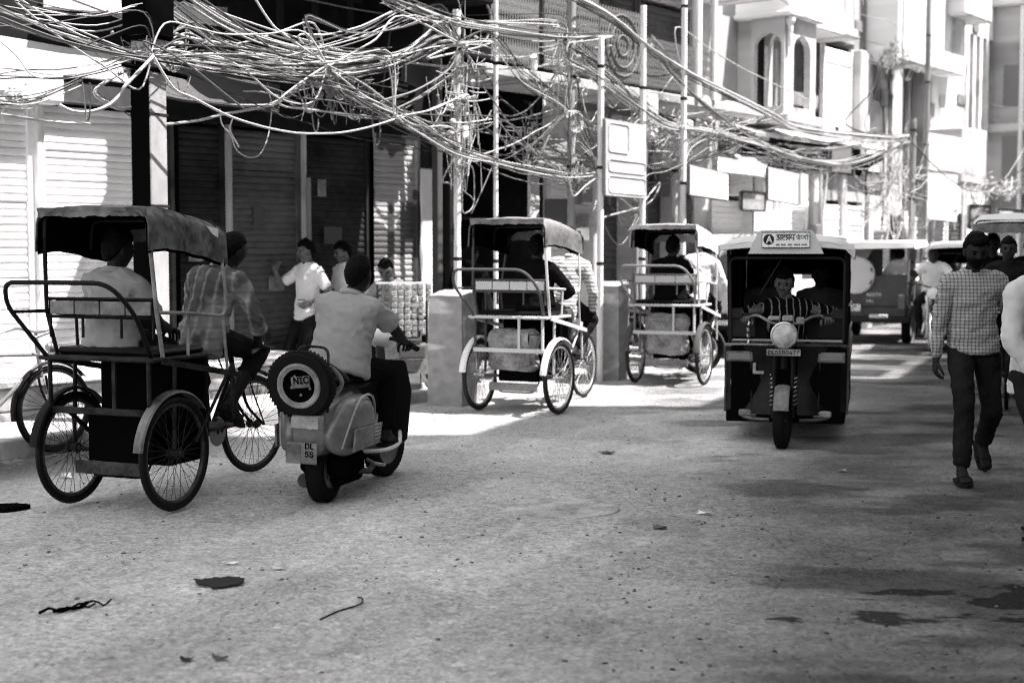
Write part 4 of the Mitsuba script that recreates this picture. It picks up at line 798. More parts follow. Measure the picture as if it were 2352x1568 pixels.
r4 = rickshaw('cycle rickshaw facing the camera at the right frame edge under a pale cloth hood', (5.42, 15.6), 200, 'black_paint', 'canopy_grey', 'charcoal', DK, track=.42, top=1.98)
for i, (y0, y1, zz) in enumerate(((.12, .32, 1.765), (.34, .47, 1.735))):
    r1.put('torn_patch', sheet([(.388, y0, zz), (.388, y1, zz-.015), (.401, y1-.02, zz-.07), (.401, y0+.05, zz-.05)], .006, 8, 5, .02, i), 'cream', 40, label='torn pale patch on the canopy side')
scene[r4.k+'__canopy']['bsdf'] = {'type': 'ref', 'id': 'cream'}

# ---- bicycle leaning by the left shops
v = Veh('bicycle', 'black bicycle parked by the left kerb, half outside the frame', 'bicycle', (-4.24, 10.34), 37)
for y in (0, 1.08): wheel(v, 0, y, .345, .02, ('black_paint', 'charcoal', 'charcoal'))
v.put('frame', cat(cyl((0, .95, .78), (0, .38, .80), .014, 8), cyl((0, .94, .7), (0, .46, .30), .016, 8), cyl((0, .35, .85), (0, .46, .30), .014, 8), cyl((0, .46, .3), (0, 0, .345), .01, 8), cyl((0, .37, .76), (0, 0, .345), .009, 8), cyl((0, .975, .6), (0, .93, .9), .018, 8)), 'grey_paint')
v.put('fork', cat(*[tube(fillet([(s*.05, .975, .62), (s*.05, 1.0, .5), (s*.05, 1.08, .345)], .05), .011, 6) for s in (-1, 1)]), 'black_paint', 40)
v.put('handlebar', cat(tube(fillet([(-.26, .74, .93), (-.26, .93, .98), (0, .93, .95), (.26, .93, .98), (.26, .74, .93)], .07), .011, 7), cyl((0, .93, .9), (0, .93, .96), .014, 6), tube([(.22, .93, .97), (.1, 1.02, .9), (.03, .98, .7)], .004, 4)), 'mid_metal', 40)
v.put('saddle', hull([(sx*w, y, z) for sx in (-1, 1) for w, y, z in ((.1, .2, .93), (.1, .2, .89), (.02, .48, .92), (.02, .48, .9))]), 'black_paint')
v.put('mudguard', X(mudguard(0, 0, .375, 40, 190, .03), tr(0, 1.08, .345)), 'black_paint', 40); v.put('mudguard', X(mudguard(0, 0, .375, 40, 190, .03), tr(0, 0, .345)), 'black_paint', 40)
v.put('chain_guard', bx(.05, .058, .05, .5, .28, .38, .003), 'black_paint'); v.put('carrier', cat(*[cyl((s*.06, -.25, .72), (s*.06, .3, .74), .007, 5) for s in (-1, 1)], *[cyl((s*.07, 0, .345), (s*.06, -.1, .72), .006, 5) for s in (-1, 1)]), 'charcoal')
v.put('lamp', X(lathe([(0, 0), (.03, .0), (.045, .05), (.045, .06), (0, .065)], 12), tr(0, 1.03, .83) @ rot('x', -90)), 'mid_metal', 40)

# ---- old steel scooter
v = sct = Veh('scooter', 'dusty old steel scooter with a spare wheel strapped on its tail', 'scooter', (-1.19, 9.02), 14, lean=2)
def fat_wheel(v, x, y, R, w, steer=0, name='wheel', tilt=None, rim='worn_board', tread=True):
    W = (tr(x, y, R) if tilt is None else tilt) @ rot('z', steer) @ rot('y', 90)
    key = newkey(v.k+'__'+name); _things.add(key)
    prof = [(R*.60, -w*.42), (R*.75, -w*.5), (R*.92, -w*.47), (R, -w*.25), (R*1.005, 0), (R, w*.25), (R*.92, w*.47), (R*.75, w*.5), (R*.6, w*.42)]
    t = lathe(prof, 48)
    lugs = [X(box((0, 0, 0), (.007, .012, w*.22), .002), rot('z', a) @ tr(R, 0, s*w*.27) @ rot('x', 20*s)) for a in np.arange(0, 360, 7.5) for s in (-1, 1)] if tread else []
    put('tyre', X(X(cat(t, *lugs), W), v.M), 'tyre', key, 40)
    put('rim', X(X(lathe([(R*.62, -w*.42), (R*.62, -w*.3), (R*.54, -w*.22), (R*.42, -w*.1), (R*.2, -w*.12), (0, -w*.12)], 32), W), v.M), rim, key, 40)
    put('rim', X(X(lathe([(R*.62, w*.42), (R*.62, w*.3), (R*.54, w*.22), (R*.42, w*.1), (R*.2, w*.12), (0, w*.12)][::-1], 32), W), v.M), rim, key, 40)
    put('nuts', X(X(cat(*[X(cyl((0, 0, -w*.16), (0, 0, w*.16), .009, 6), rot('z', a) @ tr(R*.3, 0, 0)) for a in (0, 72, 144, 216, 288)]), W), v.M), 'mid_metal', key, kind='stuff')
    return key
fat_wheel(v, 0, 0, .225, .11); fat_wheel(v, .02, 1.08, .225, .10, -12, rim='grey_paint')
def blob(spheres, L=.02, it=8):
    ms = []
    for grp in spheres: ms.append(m3.Manifold.hull_points(np.vstack([c+ico(2)[0]*r for c, r in grp])))
    m = m3.Manifold.batch_boolean(ms, m3.OpType.Add).refine_to_length(L); t = trimesh.Trimesh(*unman(m), process=False)
    trimesh.smoothing.filter_taubin(t, .5, -.52, iterations=it); return np.array(t.vertices), np.array(t.faces)
S_ = lambda x, y, z, rx, ry=None, rz=None: (A(x, y, z), A(rx, ry or rx, rz or rx))
tail = blob([[S_(0, -.22, .52, .15, .05, .16), S_(0, .18, .56, .14, .1, .2), S_(0, .42, .5, .13, .08, .2)], [S_(0, -.28, .46, .12, .03, .14), S_(0, -.1, .5, .15, .1, .2)]])
v.put('tail_body', tail, 'scooter_paint', 50)
for s in (-1, 1):
    cow = blob([[S_(s*.13, -.26, .45, .05, .05, .08), S_(s*.17, -.1, .50, .09, .12, .19), S_(s*.17, .16, .52, .09, .12, .17), S_(s*.13, .36, .45, .05, .05, .1), S_(s*.16, .0, .36, .08, .28, .03)]])
    ck_ = v.put('side_cowl', cow, 'scooter_paint', 50, label='bulging dented side cowl' if s > 0 else None)
    v.put('cowl_panel', sheet([(s*.262, -.2, .5), (s*.262, .3, .49), (s*.25, .28, .36), (s*.25, -.2, .36)], .012, 8, 5, .012), 'worn_paint', 40, parent=ck_)
    for i in range(5): v.put('louvre', box((s*.272, .2, .40+.022*i), (.014, .1, .007), .002), 'scooter_pale', parent=ck_)
    v.put('edge_trim', tube(smoothpath([(s*.2, -.24, .38), (s*.235, -.17, .56), (s*.245, -.03, .68), (s*.235, .2, .66), (s*.2, .36, .5)], 5), .008, 6), 'scooter_pale', 40, parent=ck_)
v.put('seat', blob([[S_(0, .05, .77, .12, .1, .035), S_(0, .52, .77, .10, .08, .035)]]), 'black_paint', 50)
v.put('seat_frame', cat(bx(-.1, .1, -.02, .55, .69, .74, .02)), 'rusty')
v.put('floorboard', bx(-.2, .2, .42, .98, .25, .28, .01), 'rusty'); v.put('floor_edge', cat(*[tube(smoothpath([(s*.12, .35, .28), (s*.23, .48, .28), (s*.22, .8, .28), (s*.16, 1.0, .34)], 4), .014, 6) for s in (-1, 1)]), 'cream', 40)
v.put('leg_shield', X(prism(sg.Polygon([(-.19, .3), (.19, .3), (.2, .62), (.15, .80), (-.15, .80), (-.2, .62)]).buffer(.03), .014), tr(0, .96, 0) @ rot('x', 84) @ tr(0, .0, 0)), 'black_paint', 40)
v.put('front_mudguard', X(blob([[S_(0, -.16, .14, .07, .06, .04), S_(0, .0, .26, .09, .13, .05), S_(0, .16, .12, .07, .06, .05)]]), tr(.02, 1.08, .16)), 'scooter_paint', 50)
v.put('steering_column', cat(cyl((0.01, 1.15, .4), (0, .98, .95), .03, 10)), 'dark_grey')
v.put('handlebar', cat(tube([(-.29, .88, .93), (-.1, .97, .98), (.1, .97, .98), (.29, .88, .93)], .014, 8), cyl((.22, .93, .955), (.31, .875, .925), .02, 8), cyl((-.22, .93, .955), (-.31, .875, .925), .02, 8), tube([(.2, .95, .95), (.26, .97, .93), (.30, .95, .915)], .007, 5), tube([(-.2, .95, .95), (-.26, .97, .93), (-.30, .95, .915)], .007, 5)), 'black_paint', 40)
v.put('headset', blob([[S_(0, .99, .98, .1, .06, .07), S_(0, 1.1, .96, .09, .05, .08)]]), 'white_paint', 50)
v.put('headlight', X(lathe([(0, 0), (.07, 0), (.075, .02), (.06, .05), (0, .06)], 20), tr(0, 1.12, .96) @ rot('x', -90)), 'lamp_white', 40)
sk = fat_wheel(v, 0, 0, .212, .10, 0, 'spare_wheel', tr(-.05, -.30, .77) @ rot('z', 90) @ rot('y', -8) @ rot('x', 0), rim='soot')
g = np.linspace(0, 2*np.pi, 41)[:-1]
Ws = tr(-.05, -.30, .77) @ rot('z', 90) @ rot('y', -8) @ rot('y', 90)
v.put('rim_ring', X(cat(*[tube([A(r_*math.cos(t), r_*math.sin(t), -.045) for t in g], w_, 8, True) for r_, w_ in ((.128, .014), (.112, .009))]), Ws), 'worn_board', 40, parent=sk)
v.put('plate', X(bx(-.06, .06, -.006, .006, -.035, .035, .003), tr(-.03, -.365, .79) @ rot('y', -8)), 'worn_paint', parent=sk, label='scrap of a number plate wedged in the spare rim')
v.put('plate_text', X(meshkit_text := (lambda t: (np.array(t.vertices), np.array(t.faces)))(meshkit.text_mesh('NIC', .04, .002, True)), tr(-.075, -.374, .775) @ rot('y', -8) @ rot('x', 90)), 'soot', parent=sk)
v.put('carrier', cat(tube(fillet([(-.1, -.24, .6), (-.1, -.25, 1.0), (.1, -.25, 1.0), (.1, -.24, .6)], .05), .009, 6), tube([(.1, -.25, .9), (.15, -.15, .84), (.12, .05, .78)], .012, 6)), 'rusty', 40)
v.put('strap', tube(smoothpath([(.08, -.3, .9), (.13, -.22, .86), (.16, -.16, .78), (.12, -.15, .7)], 5), .014, 6), 'worn_board', 40)
v.put('tail_lamp', bumpy(subdiv(hull([(x*w, y, z) for x in (-1, 1) for w, y, z in ((.10, -.30, .50), (.10, -.30, .585), (.09, -.365, .51), (.085, -.36, .575))]), .03), .004, .05), 'scooter_pale', 40, label='chipped pale tail lamp block')
pk_ = v.put('number_plate', X(bx(-.1, .1, -.005, .005, -.065, .065, .004), tr(-.02, -.345, .355)), 'timber')
v.put('dark_half', X(bx(-.1, -.005, -.009, -.0055, -.065, .05, .002), tr(-.02, -.345, .355)), 'worn_paint', parent=pk_)
for tx, zz, hh in (('DL', .385, .034), ('5S', .335, .034)):
    t = meshkit.text_mesh(tx, hh, .002, True); v.put('plate_text', X((np.array(t.vertices), np.array(t.faces)), tr(.0, -.353, zz) @ rot('x', 90)), 'soot', parent=pk_)
v.put('engine', cat(box((.12, .05, .25), (.16, .3, .16), .03), box((-.1, .05, .24), (.1, .25, .12), .03), cyl((.1, -.05, .16), (.1, .3, .15), .05, 12)), 'soot', 40)
v.put('exhaust', cat(cyl((-.1, -.1, .14), (-.1, .35, .14), .045, 12), tube([(.2, .35, .2), (.22, .2, .18), (.16, .1, .2)], .02, 8)), 'rusty', 40)
v.put('foot_lever', cat(tube([(.17, .3, .24), (.23, .28, .22), (.25, .36, .2)], .011, 6), box((.25, .37, .2), (.05, .04, .02), .005)), 'mid_metal')
v.put('stand', cat(tube([(-.14, .3, .2), (-.16, .25, .1)], .012, 6)), 'charcoal')

# ---- electric rickshaws
def devanagari(word):
    """rough strokes of the painted shop-board words (head line, then stems and bowls), units of letter height"""
    L = []
    if word == 'a':
        L = [[(0, 1), (3.6, 1)], [(.1, .85), (.45, .8), (.4, .55), (.15, .5), (.5, .45), (.5, .1), (.1, .05)], [(.5, .5), (.85, .5)], [(.85, 1), (.85, 0)],
             [(1.15, .9), (1.15, .6), (1.5, .6)], [(1.3, .6), (1.1, .3), (1.5, .05)], [(1.5, 1), (1.5, .55)], [(1.75, .85), (2.1, .8), (1.8, .5), (2.2, .35), (1.9, .05)], [(2.45, 1), (2.45, 0)], [(2.1, .45), (2.45, .45)], [(3.3, 1), (3.3, 0)], [(2.8, .8), (2.7, .4), (3.3, .35)]]
    else:
        L = [[(0, 1), (3.2, 1)], [(.5, 1), (.5, 0)], [(.1, .75), (.15, .3), (.5, .3)], [(.8, 1), (.8, 0)], [(.8, 1), (.5, 1.35)], [(1.4, .95), (1.1, .6), (1.45, .15), (1.7, .3)], [(2.1, .8), (1.95, .4), (2.4, .4)], [(2.4, 1), (2.4, 0)], [(2.9, 1), (2.9, 0)], [(2.5, 1.35), (2.9, 1.2)]]
    return L
def strokes(L, h, w, th=.002):
    g = [sg.LineString([(x*h, z*h) for x, z in l]).buffer(w) for l in L]
    from shapely import union_all
    u = union_all(g); return prism(u, th)
def textm(t, h, bold=True):
    m = meshkit.text_mesh(t, h, .002, bold); return np.array(m.vertices), np.array(m.faces)
FB = rot('x', 90) @ rot('y', 0)
def erickshaw(label, xy, head, detail=True, roof_mat='white_paint'):
    v = Veh('electric_rickshaw', label, 'electric rickshaw', xy, head, 'electric rickshaws in the street')
    WB = 1.86                                       # front wheel at y = WB
    for s in (-1, 1): fat_wheel(v, s*.41, 0, .24, .10, tread=False, rim='charcoal')
    fat_wheel(v, 0, WB, .235, .095, -6, tread=True, rim='charcoal')
    # roof: bowed shell with a front brow
    n, m = 16, 13; C = np.zeros((n, m, 3))
    for i in range(n):
        t = i/(n-1); y = -.5+2.12*t
        for j in range(m):
            a = -1+2*j/(m-1); z = 1.70-.03*a*a-.10*max(0, abs(a)-.8)/.2
            z -= .05*max(0, (t-.93)/.07)**1.5+.08*max(0, (.07-t)/.07)
            C[i, j] = (.52*a*(1+.03*t), y, z)
    v.put('roof', shell(C, .012), roof_mat, 50)
    v.put('roof_brow', shell(np.array([[A(.535*a, 1.62+.02*b-.03*a*a, 1.625-.045*b+.03*(1-a*a)) for a in np.linspace(-1, 1, 13)] for b in (0, .5, 1)]), .012), roof_mat, 50)
    for yy in np.linspace(-.35, 1.45, 6): v.put('roof_seam', tube([(x, yy, 1.703-.03*(x/.52)**2) for x in np.linspace(-.45, .45, 9)], .006, 5), roof_mat)
    r = .016
    for s in (-1, 1):
        v.put('front_post', tube([(s*.47, 1.36, .80), (s*.475, 1.5, 1.58)], r, 8), 'black_paint')
        v.put('rear_post', tube([(s*.47, -.4, .5), (s*.47, -.42, 1.6)], r, 8), 'black_paint')
        v.put('middle_post', tube([(s*.47, .55, .5), (s*.47, .55, 1.62)], r, 8), 'black_paint')
        v.put('side_panel', sheet([(s*.485, -.45, .26), (s*.485, 1.2, .26), (s*.485, 1.2, .62), (s*.485, -.45, .72)], .02, 8, 5, .01), 'black_paint', 40)
        v.put('side_rail', cat(tube(fillet([(s*.5, -.4, .9), (s*.5, .5, .9), (s*.49, .55, .6)], .06), .011, 6), cyl((s*.5, -.4, 1.1), (s*.49, .55, 1.1), .01, 6)), 'mid_metal')
        v.put('side_curtain', sheet([(s*.478, -.4, 1.6), (s*.478, .5 if s < 0 else 1.3, 1.6), (s*.478, .5 if s < 0 else 1.28, .75), (s*.478, -.4, .75)], .008, 10, 8, .03), 'soot', 40)
        # front apron, swept back on both sides of the wheel
        v.put('apron', shell(np.array([[A(s*(.1+.40*a), WB-.24-.16*a*a-.05*math.sin(b*3.14), .24+.56*b-.0*a) for a in np.linspace(0, 1, 7)] for b in np.linspace(0, 1, 7)])[:, ::(1 if s > 0 else -1)], .014), 'apron_paint', 50)
        v.put('apron_top', X(bx(.08, .5, -.02, .02, 0, .025, .006), tr(0, WB-.34, .79) @ (sc(1, 1, 1) if s > 0 else sc(-1, 1, 1))), 'worn_board' if s > 0 else 'rusty')
        v.put('indicator', box((s*.37, WB-.30, .71), (.22, .03, .085), .008), 'worn_paint', label=None)
        v.put('indicator_lens', box((s*.37, WB-.282, .71), (.18, .012, .055), .004), 'grey_paint')
        v.put('bumper_lamp', box((s*.30, WB-.30, .245), (.15, .05, .055), .012), 'worn_board')
        v.put('corner_bar', tube(fillet([(s*.12, WB-.22, .2), (s*.3, WB-.27, .2), (s*.49, WB-.42, .27), (s*.5, WB-.6, .42)], .08), .014, 6), 'worn_paint' if s > 0 else 'dark_grey', 40)
        v.put('fork_leg', tube([(s*.075, WB, .24), (s*.075, WB-.1, .62), (s*.06, WB-.16, .85)], .02, 8), 'black_paint')
        v.put('fork_spring', tube([(s*.085+.022*math.cos(t), WB-.03+.022*math.sin(t)-.07*t/44, .34+.24*t/44) for t in np.linspace(0, 44, 120)], .004, 4), 'bright_metal')
        v.put('mirror', X(bx(-.055, .055, -.006, .006, -.04, .04, .004), tr(s*.42, 1.42, 1.06)), 'charcoal')
        v.put('screen_side', bx(s*.36-.1, s*.36+.1, 1.39, 1.40, .86, 1.06, .004), 'charcoal' if s > 0 else 'black_paint')
    v.put('floor', bx(-.48, .48, -.45, WB-.3, .17, .26, .008), 'soot'); v.put('floor_front', bx(-.44, .44, WB-.5, WB-.3, .26, .8), 'soot')
    v.put('rear_wall', cat(bx(-.47, .47, -.47, -.45, .26, 1.1), bx(-.47, .47, -.47, -.45, 1.35, 1.62), bx(-.47, -.2, -.47, -.45, 1.1, 1.35), bx(.2, .47, -.47, -.45, 1.1, 1.35)), 'soot')
    v.put('bench', cat(box((0, -.2, .62), (.9, .42, .12), .03), box((0, .72, .62), (.9, .36, .1), .03)), 'charcoal', 40); v.put('driver_back', box((0, .9, .9), (.88, .06, .28), .02), 'charcoal')
    v.put('driver_seat', box((0, 1.02, .60), (.7, .3, .1), .03), 'charcoal')
    v.put('front_fender', X(mudguard(0, 0, .27, 20, 150, .06), tr(0, WB, .235)), 'worn_paint', 50)
    v.put('column', cat(tube([(0, WB-.12, .62), (0, WB-.28, 1.0)], .03, 8), box((0, WB-.14, .80), (.14, .08, .12), .02)), 'black_paint')
    v.put('handlebar', tube(fillet([(-.36, WB-.52, 1.0), (-.24, WB-.36, 1.06), (-.1, WB-.26, .98), (.1, WB-.26, .98), (.24, WB-.36, 1.06), (.36, WB-.52, 1.0)], .08, 5), .012, 7), 'mid_metal', 40)
    hl = v.put('headlight', X(lathe([(0, -.1), (.06, -.09), (.1, -.02), (.108, 0), (.108, .012), (.098, .014)], 28), tr(0, WB-.10, .90) @ rot('x', -90)), 'black_paint', 50)
    v.put('lens', X(lathe([(.098, .008), (.085, .022), (.05, .032), (0, .036)], 28), tr(0, WB-.10, .90) @ rot('x', -90)), 'headlight_glass', 50, parent=hl)
    v.put('rim', X(lathe([(.096, .006), (.1, .02), (.108, .016), (.11, .004)], 28), tr(0, WB-.10, .90) @ rot('x', -90)), 'bright_metal', 50, parent=hl)
    v.put('screen_frame', tube(fillet([(-.46, 1.40, .84), (-.465, 1.50, 1.52), (.465, 1.50, 1.52), (.46, 1.40, .84)], .06), .012, 6), 'charcoal', 40)
    v.put('wiper', cyl((.05, 1.50, 1.5), (.22, 1.46, 1.22), .006, 5), 'charcoal'); v.put('cross_rail', cat(cyl((-.46, 1.38, .83), (.46, 1.38, .83), .016, 6), cyl((-.44, WB-.42, .62), (.44, WB-.42, .62), .012, 6)), 'mid_metal')
    for s in (-1, 1):
        v.put('apron_seam', tube([(s*.27, WB-.285, .28), (s*.275, WB-.315, .5), (s*.28, WB-.285, .78)], .006, 5), 'charcoal'); v.put('apron_rim', tube([(s*.5, WB-.40, .24), (s*.5, WB-.45, .52), (s*.5, WB-.40, .8)], .010, 6), 'dark_grey')
    if detail:
        # the sign board and its frame; the plate; y faces forward, so letters are turned round
        B = tr(.0, 1.70, 1.665) @ rot('z', 180) @ rot('x', 90)
        v.put('sign_base', X(prism([(-.3, -.1), (.3, -.1), (.23, .06), (.2, .09), (-.2, .09), (-.23, .06)], .03), tr(0, 1.66, 1.655) @ rot('z', 180) @ rot('x', 90)), 'cream')
        sb = v.put('sign_board', X(bx(-.19, .19, -.062, .062, -.004, .004, .003), B), 'white_paint', label='white sign board with dark painted words and a round emblem')
        v.put('sign_rim', X(tube([(-.19, -.062, .005), (.19, -.062, .005), (.19, .062, .005), (-.19, .062, .005)], .004, 4, True), B), 'charcoal', parent=sb)
        v.put('emblem', X(prism(sg.Point(-.135, .005).buffer(.043), .002, .0042), B), 'charcoal', parent=sb)
        v.put('emblem_letter', X(X(textm('A', .052), tr(-.158, -.02, .0064)), B), 'white_paint', parent=sb)
        v.put('sign_word', X(X(strokes(devanagari('a'), .042, .0045), tr(-.075, .0, .0042)), B), 'dark_grey', parent=sb); v.put('sign_word', X(X(strokes(devanagari('b'), .03, .003), tr(.085, .005, .0042)), B), 'dark_grey', parent=sb)
        v.put('sign_line', X(cat(*[prism(sg.box(x, -.045, x+w, -.03), .002, .0042) for x, w in ((-.08, .03), (-.04, .04), (.015, .035), (.065, .05), (.125, .045))]), B), 'grey_paint', parent=sb)
        Pm = tr(0, WB-.03, .765) @ rot('z', 180) @ rot('x', 90)
        npk = v.put('number_plate', X(bx(-.135, .135, -.026, .026, -.004, .004, .002), Pm), 'sign_grey')
        v.put('plate_text', X(X(textm('DL5ER0477', .032), tr(-.125, -.015, .0042)), Pm), 'soot', parent=npk)
        Pn = tr(.36, WB-.335, .49) @ rot('z', 170) @ rot('x', 84)
        npk = v.put('side_plate', X(bx(-.09, .09, -.022, .022, -.003, .003, .002), Pn), 'worn_board'); v.put('plate_text', X(X(textm('DL5ER0477', .02), tr(-.078, -.01, .0032)), Pn), 'soot', parent=npk)
        v.put('corner_mark', X(prism([(0, 0), (.09, 0), (.09, .025), (.025, .025), (.025, .09), (0, .09)], .004), tr(.26, WB-.27, .57) @ rot('z', 180) @ rot('x', 90)), 'worn_board')
        v.put('dash_items', cat(box((-.02, WB-.24, 1.03), (.09, .04, .05), .01), box((-.12, WB-.25, 1.01), (.07, .04, .06), .01), box((.09, WB-.25, 1.03), (.1, .04, .035), .01)), 'scooter_pale')
        v.put('chime', cat(*[cyl((.30+.02*math.sin(i), WB-.42, .99-.05*i), (.31, WB-.42, .96-.05*i), .012, 6) for i in range(6)]), 'bright_metal')
        v.put('tassel', cat(*[tube(smoothpath([(-.51, 1.3-.02*i, .95), (-.515+.01*math.sin(i), 1.3-.02*i, .8), (-.51, 1.28-.02*i, .62+.05*math.sin(i*2))], 3), .007, 4) for i in range(5)]), 'worn_board')
    return v
e1 = erickshaw('black electric rickshaw with a white roof, round headlight and sign board', (2.62, 13.27), 194, True, 'cream')
e2 = erickshaw('farther electric rickshaw with a cream roof behind the walking man', (7.4, 23.6), 198, False)
# ---------------------------------------------------------------- people
M_('skin_black', .014, .6, 0, .12); M_('skin', dirty(.10, .6, 30., 2.), .6, 0, .25); M_('skin_dark', dirty(.028, .6, 30., 3.), .6, 0, .15)
def ell(c, R, rx, ry, rz, sub=2): return c + (ico(sub)[0]*[rx, ry, rz]) @ R.T
def ball(c, r): return np.asarray(c, float)+ico(2)[0]*r
def union(hs): return m3.Manifold.batch_boolean([m3.Manifold.hull_points(np.asarray(h, float)) for h in hs], m3.OpType.Add)
def soft(man_, L, it=6):
    t = trimesh.Trimesh(*unman(man_.refine_to_length(L)), process=False)
    if it: trimesh.smoothing.filter_taubin(t, .5, -.52, iterations=it)
    return np.array(t.vertices), np.array(t.faces)
def ik(a, c, l1, l2, hint):
    a, c = np.asarray(a, float), np.asarray(c, float); d = c-a; L = np.linalg.norm(d)
    if L > (l1+l2)*.995: c = a+d/L*(l1+l2)*.995; d = c-a; L = np.linalg.norm(d)
    x = (l1*l1-l2*l2+L*L)/(2*L); h = math.sqrt(max(l1*l1-x*x, 1e-6)); u = d/L
    n = unit(np.asarray(hint, float)-u*np.dot(hint, u)); return a+u*x+n*h, c
HV, HF = ico(4)
def head_shape(v, s=1.0):
    p = v*[.074, .094, .116]; x, y, z = p.T.copy()
    t = np.clip(-z/.116, 0, 1); x = x*(1-.30*t**1.6); y = y*(1-.10*t)*np.where(y > 0, .95, 1.02)
    f = np.clip(y/.05, 0, 1); g = lambda a, b: np.exp(-(a/b)**2)
    ax = np.abs(p[:, 0])
    y = y+f*(.024*g(p[:, 0], .013)*g(np.where(z > -.022, (z+.022)*.55, z+.022), .013)+.005*g(z-.026, .01)*g(ax-.03, .025)-.010*g(ax-.031, .015)*g(z-.006, .012)
             +.005*g(p[:, 0], .024)*g(z+.058, .007)-.004*g(p[:, 0], .026)*g(z+.0505, .003)+.005*g(p[:, 0], .02)*g(z+.047, .005)+.010*g(p[:, 0], .022)*g(z+.098, .016)+.004*g(ax-.045, .02)*g(z+.02, .02))
    return np.stack([x, y, z], 1)*s
def hand_mesh(side, curl=25, spread=4, s=1.0):
    """wrist at the origin, fingers along +y, palm facing -z; side +1 right hand (thumb at -x)"""
    hs = [np.vstack([ball((sx*.026, .012, 0), .015), ball((sx*.034, .085, 0), .0125)]) for sx in (1,)]
    hs = [np.vstack([ball((-.026, .012, 0), .015), ball((.026, .012, 0), .015), ball((-.033, .086, .0), .011), ball((.033, .082, 0), .010)])]
    for i, (x, L) in enumerate(zip((-.030, -.010, .011, .031), (.072, .081, .075, .058))):
        p = A(x, .086-.004*abs(i-1.3), 0); a = 0.; fan = math.radians((i-1.5)*spread)
        for q, fr in enumerate((.45, .31, .24)):
            a += math.radians(curl*(1, 1.25, .8)[q]*(1+.08*i)); d = A(math.sin(fan)*math.cos(a), math.cos(fan)*math.cos(a), -math.sin(a)); e = p+d*L*fr
            hs.append(np.vstack([ball(p, .0092-.0007*q), ball(e, .0086-.0008*q)])); p = e
    p = A(-.03, .03, -.004); d = unit(A(-.62, .72, -.3))
    for q, L in enumerate((.042, .032, .026)):
        e = p+d*L; hs.append(np.vstack([ball(p, .0125-.0014*q), ball(e, .0112-.0016*q)])); p = e; d = unit(d+A(.22, .25, -.35*curl/40))
    m = union(hs); v, f = unman(m); v = v*s
    if side < 0: v = v*[-1, 1, 1]; f = f[:, ::-1]
    return v, f
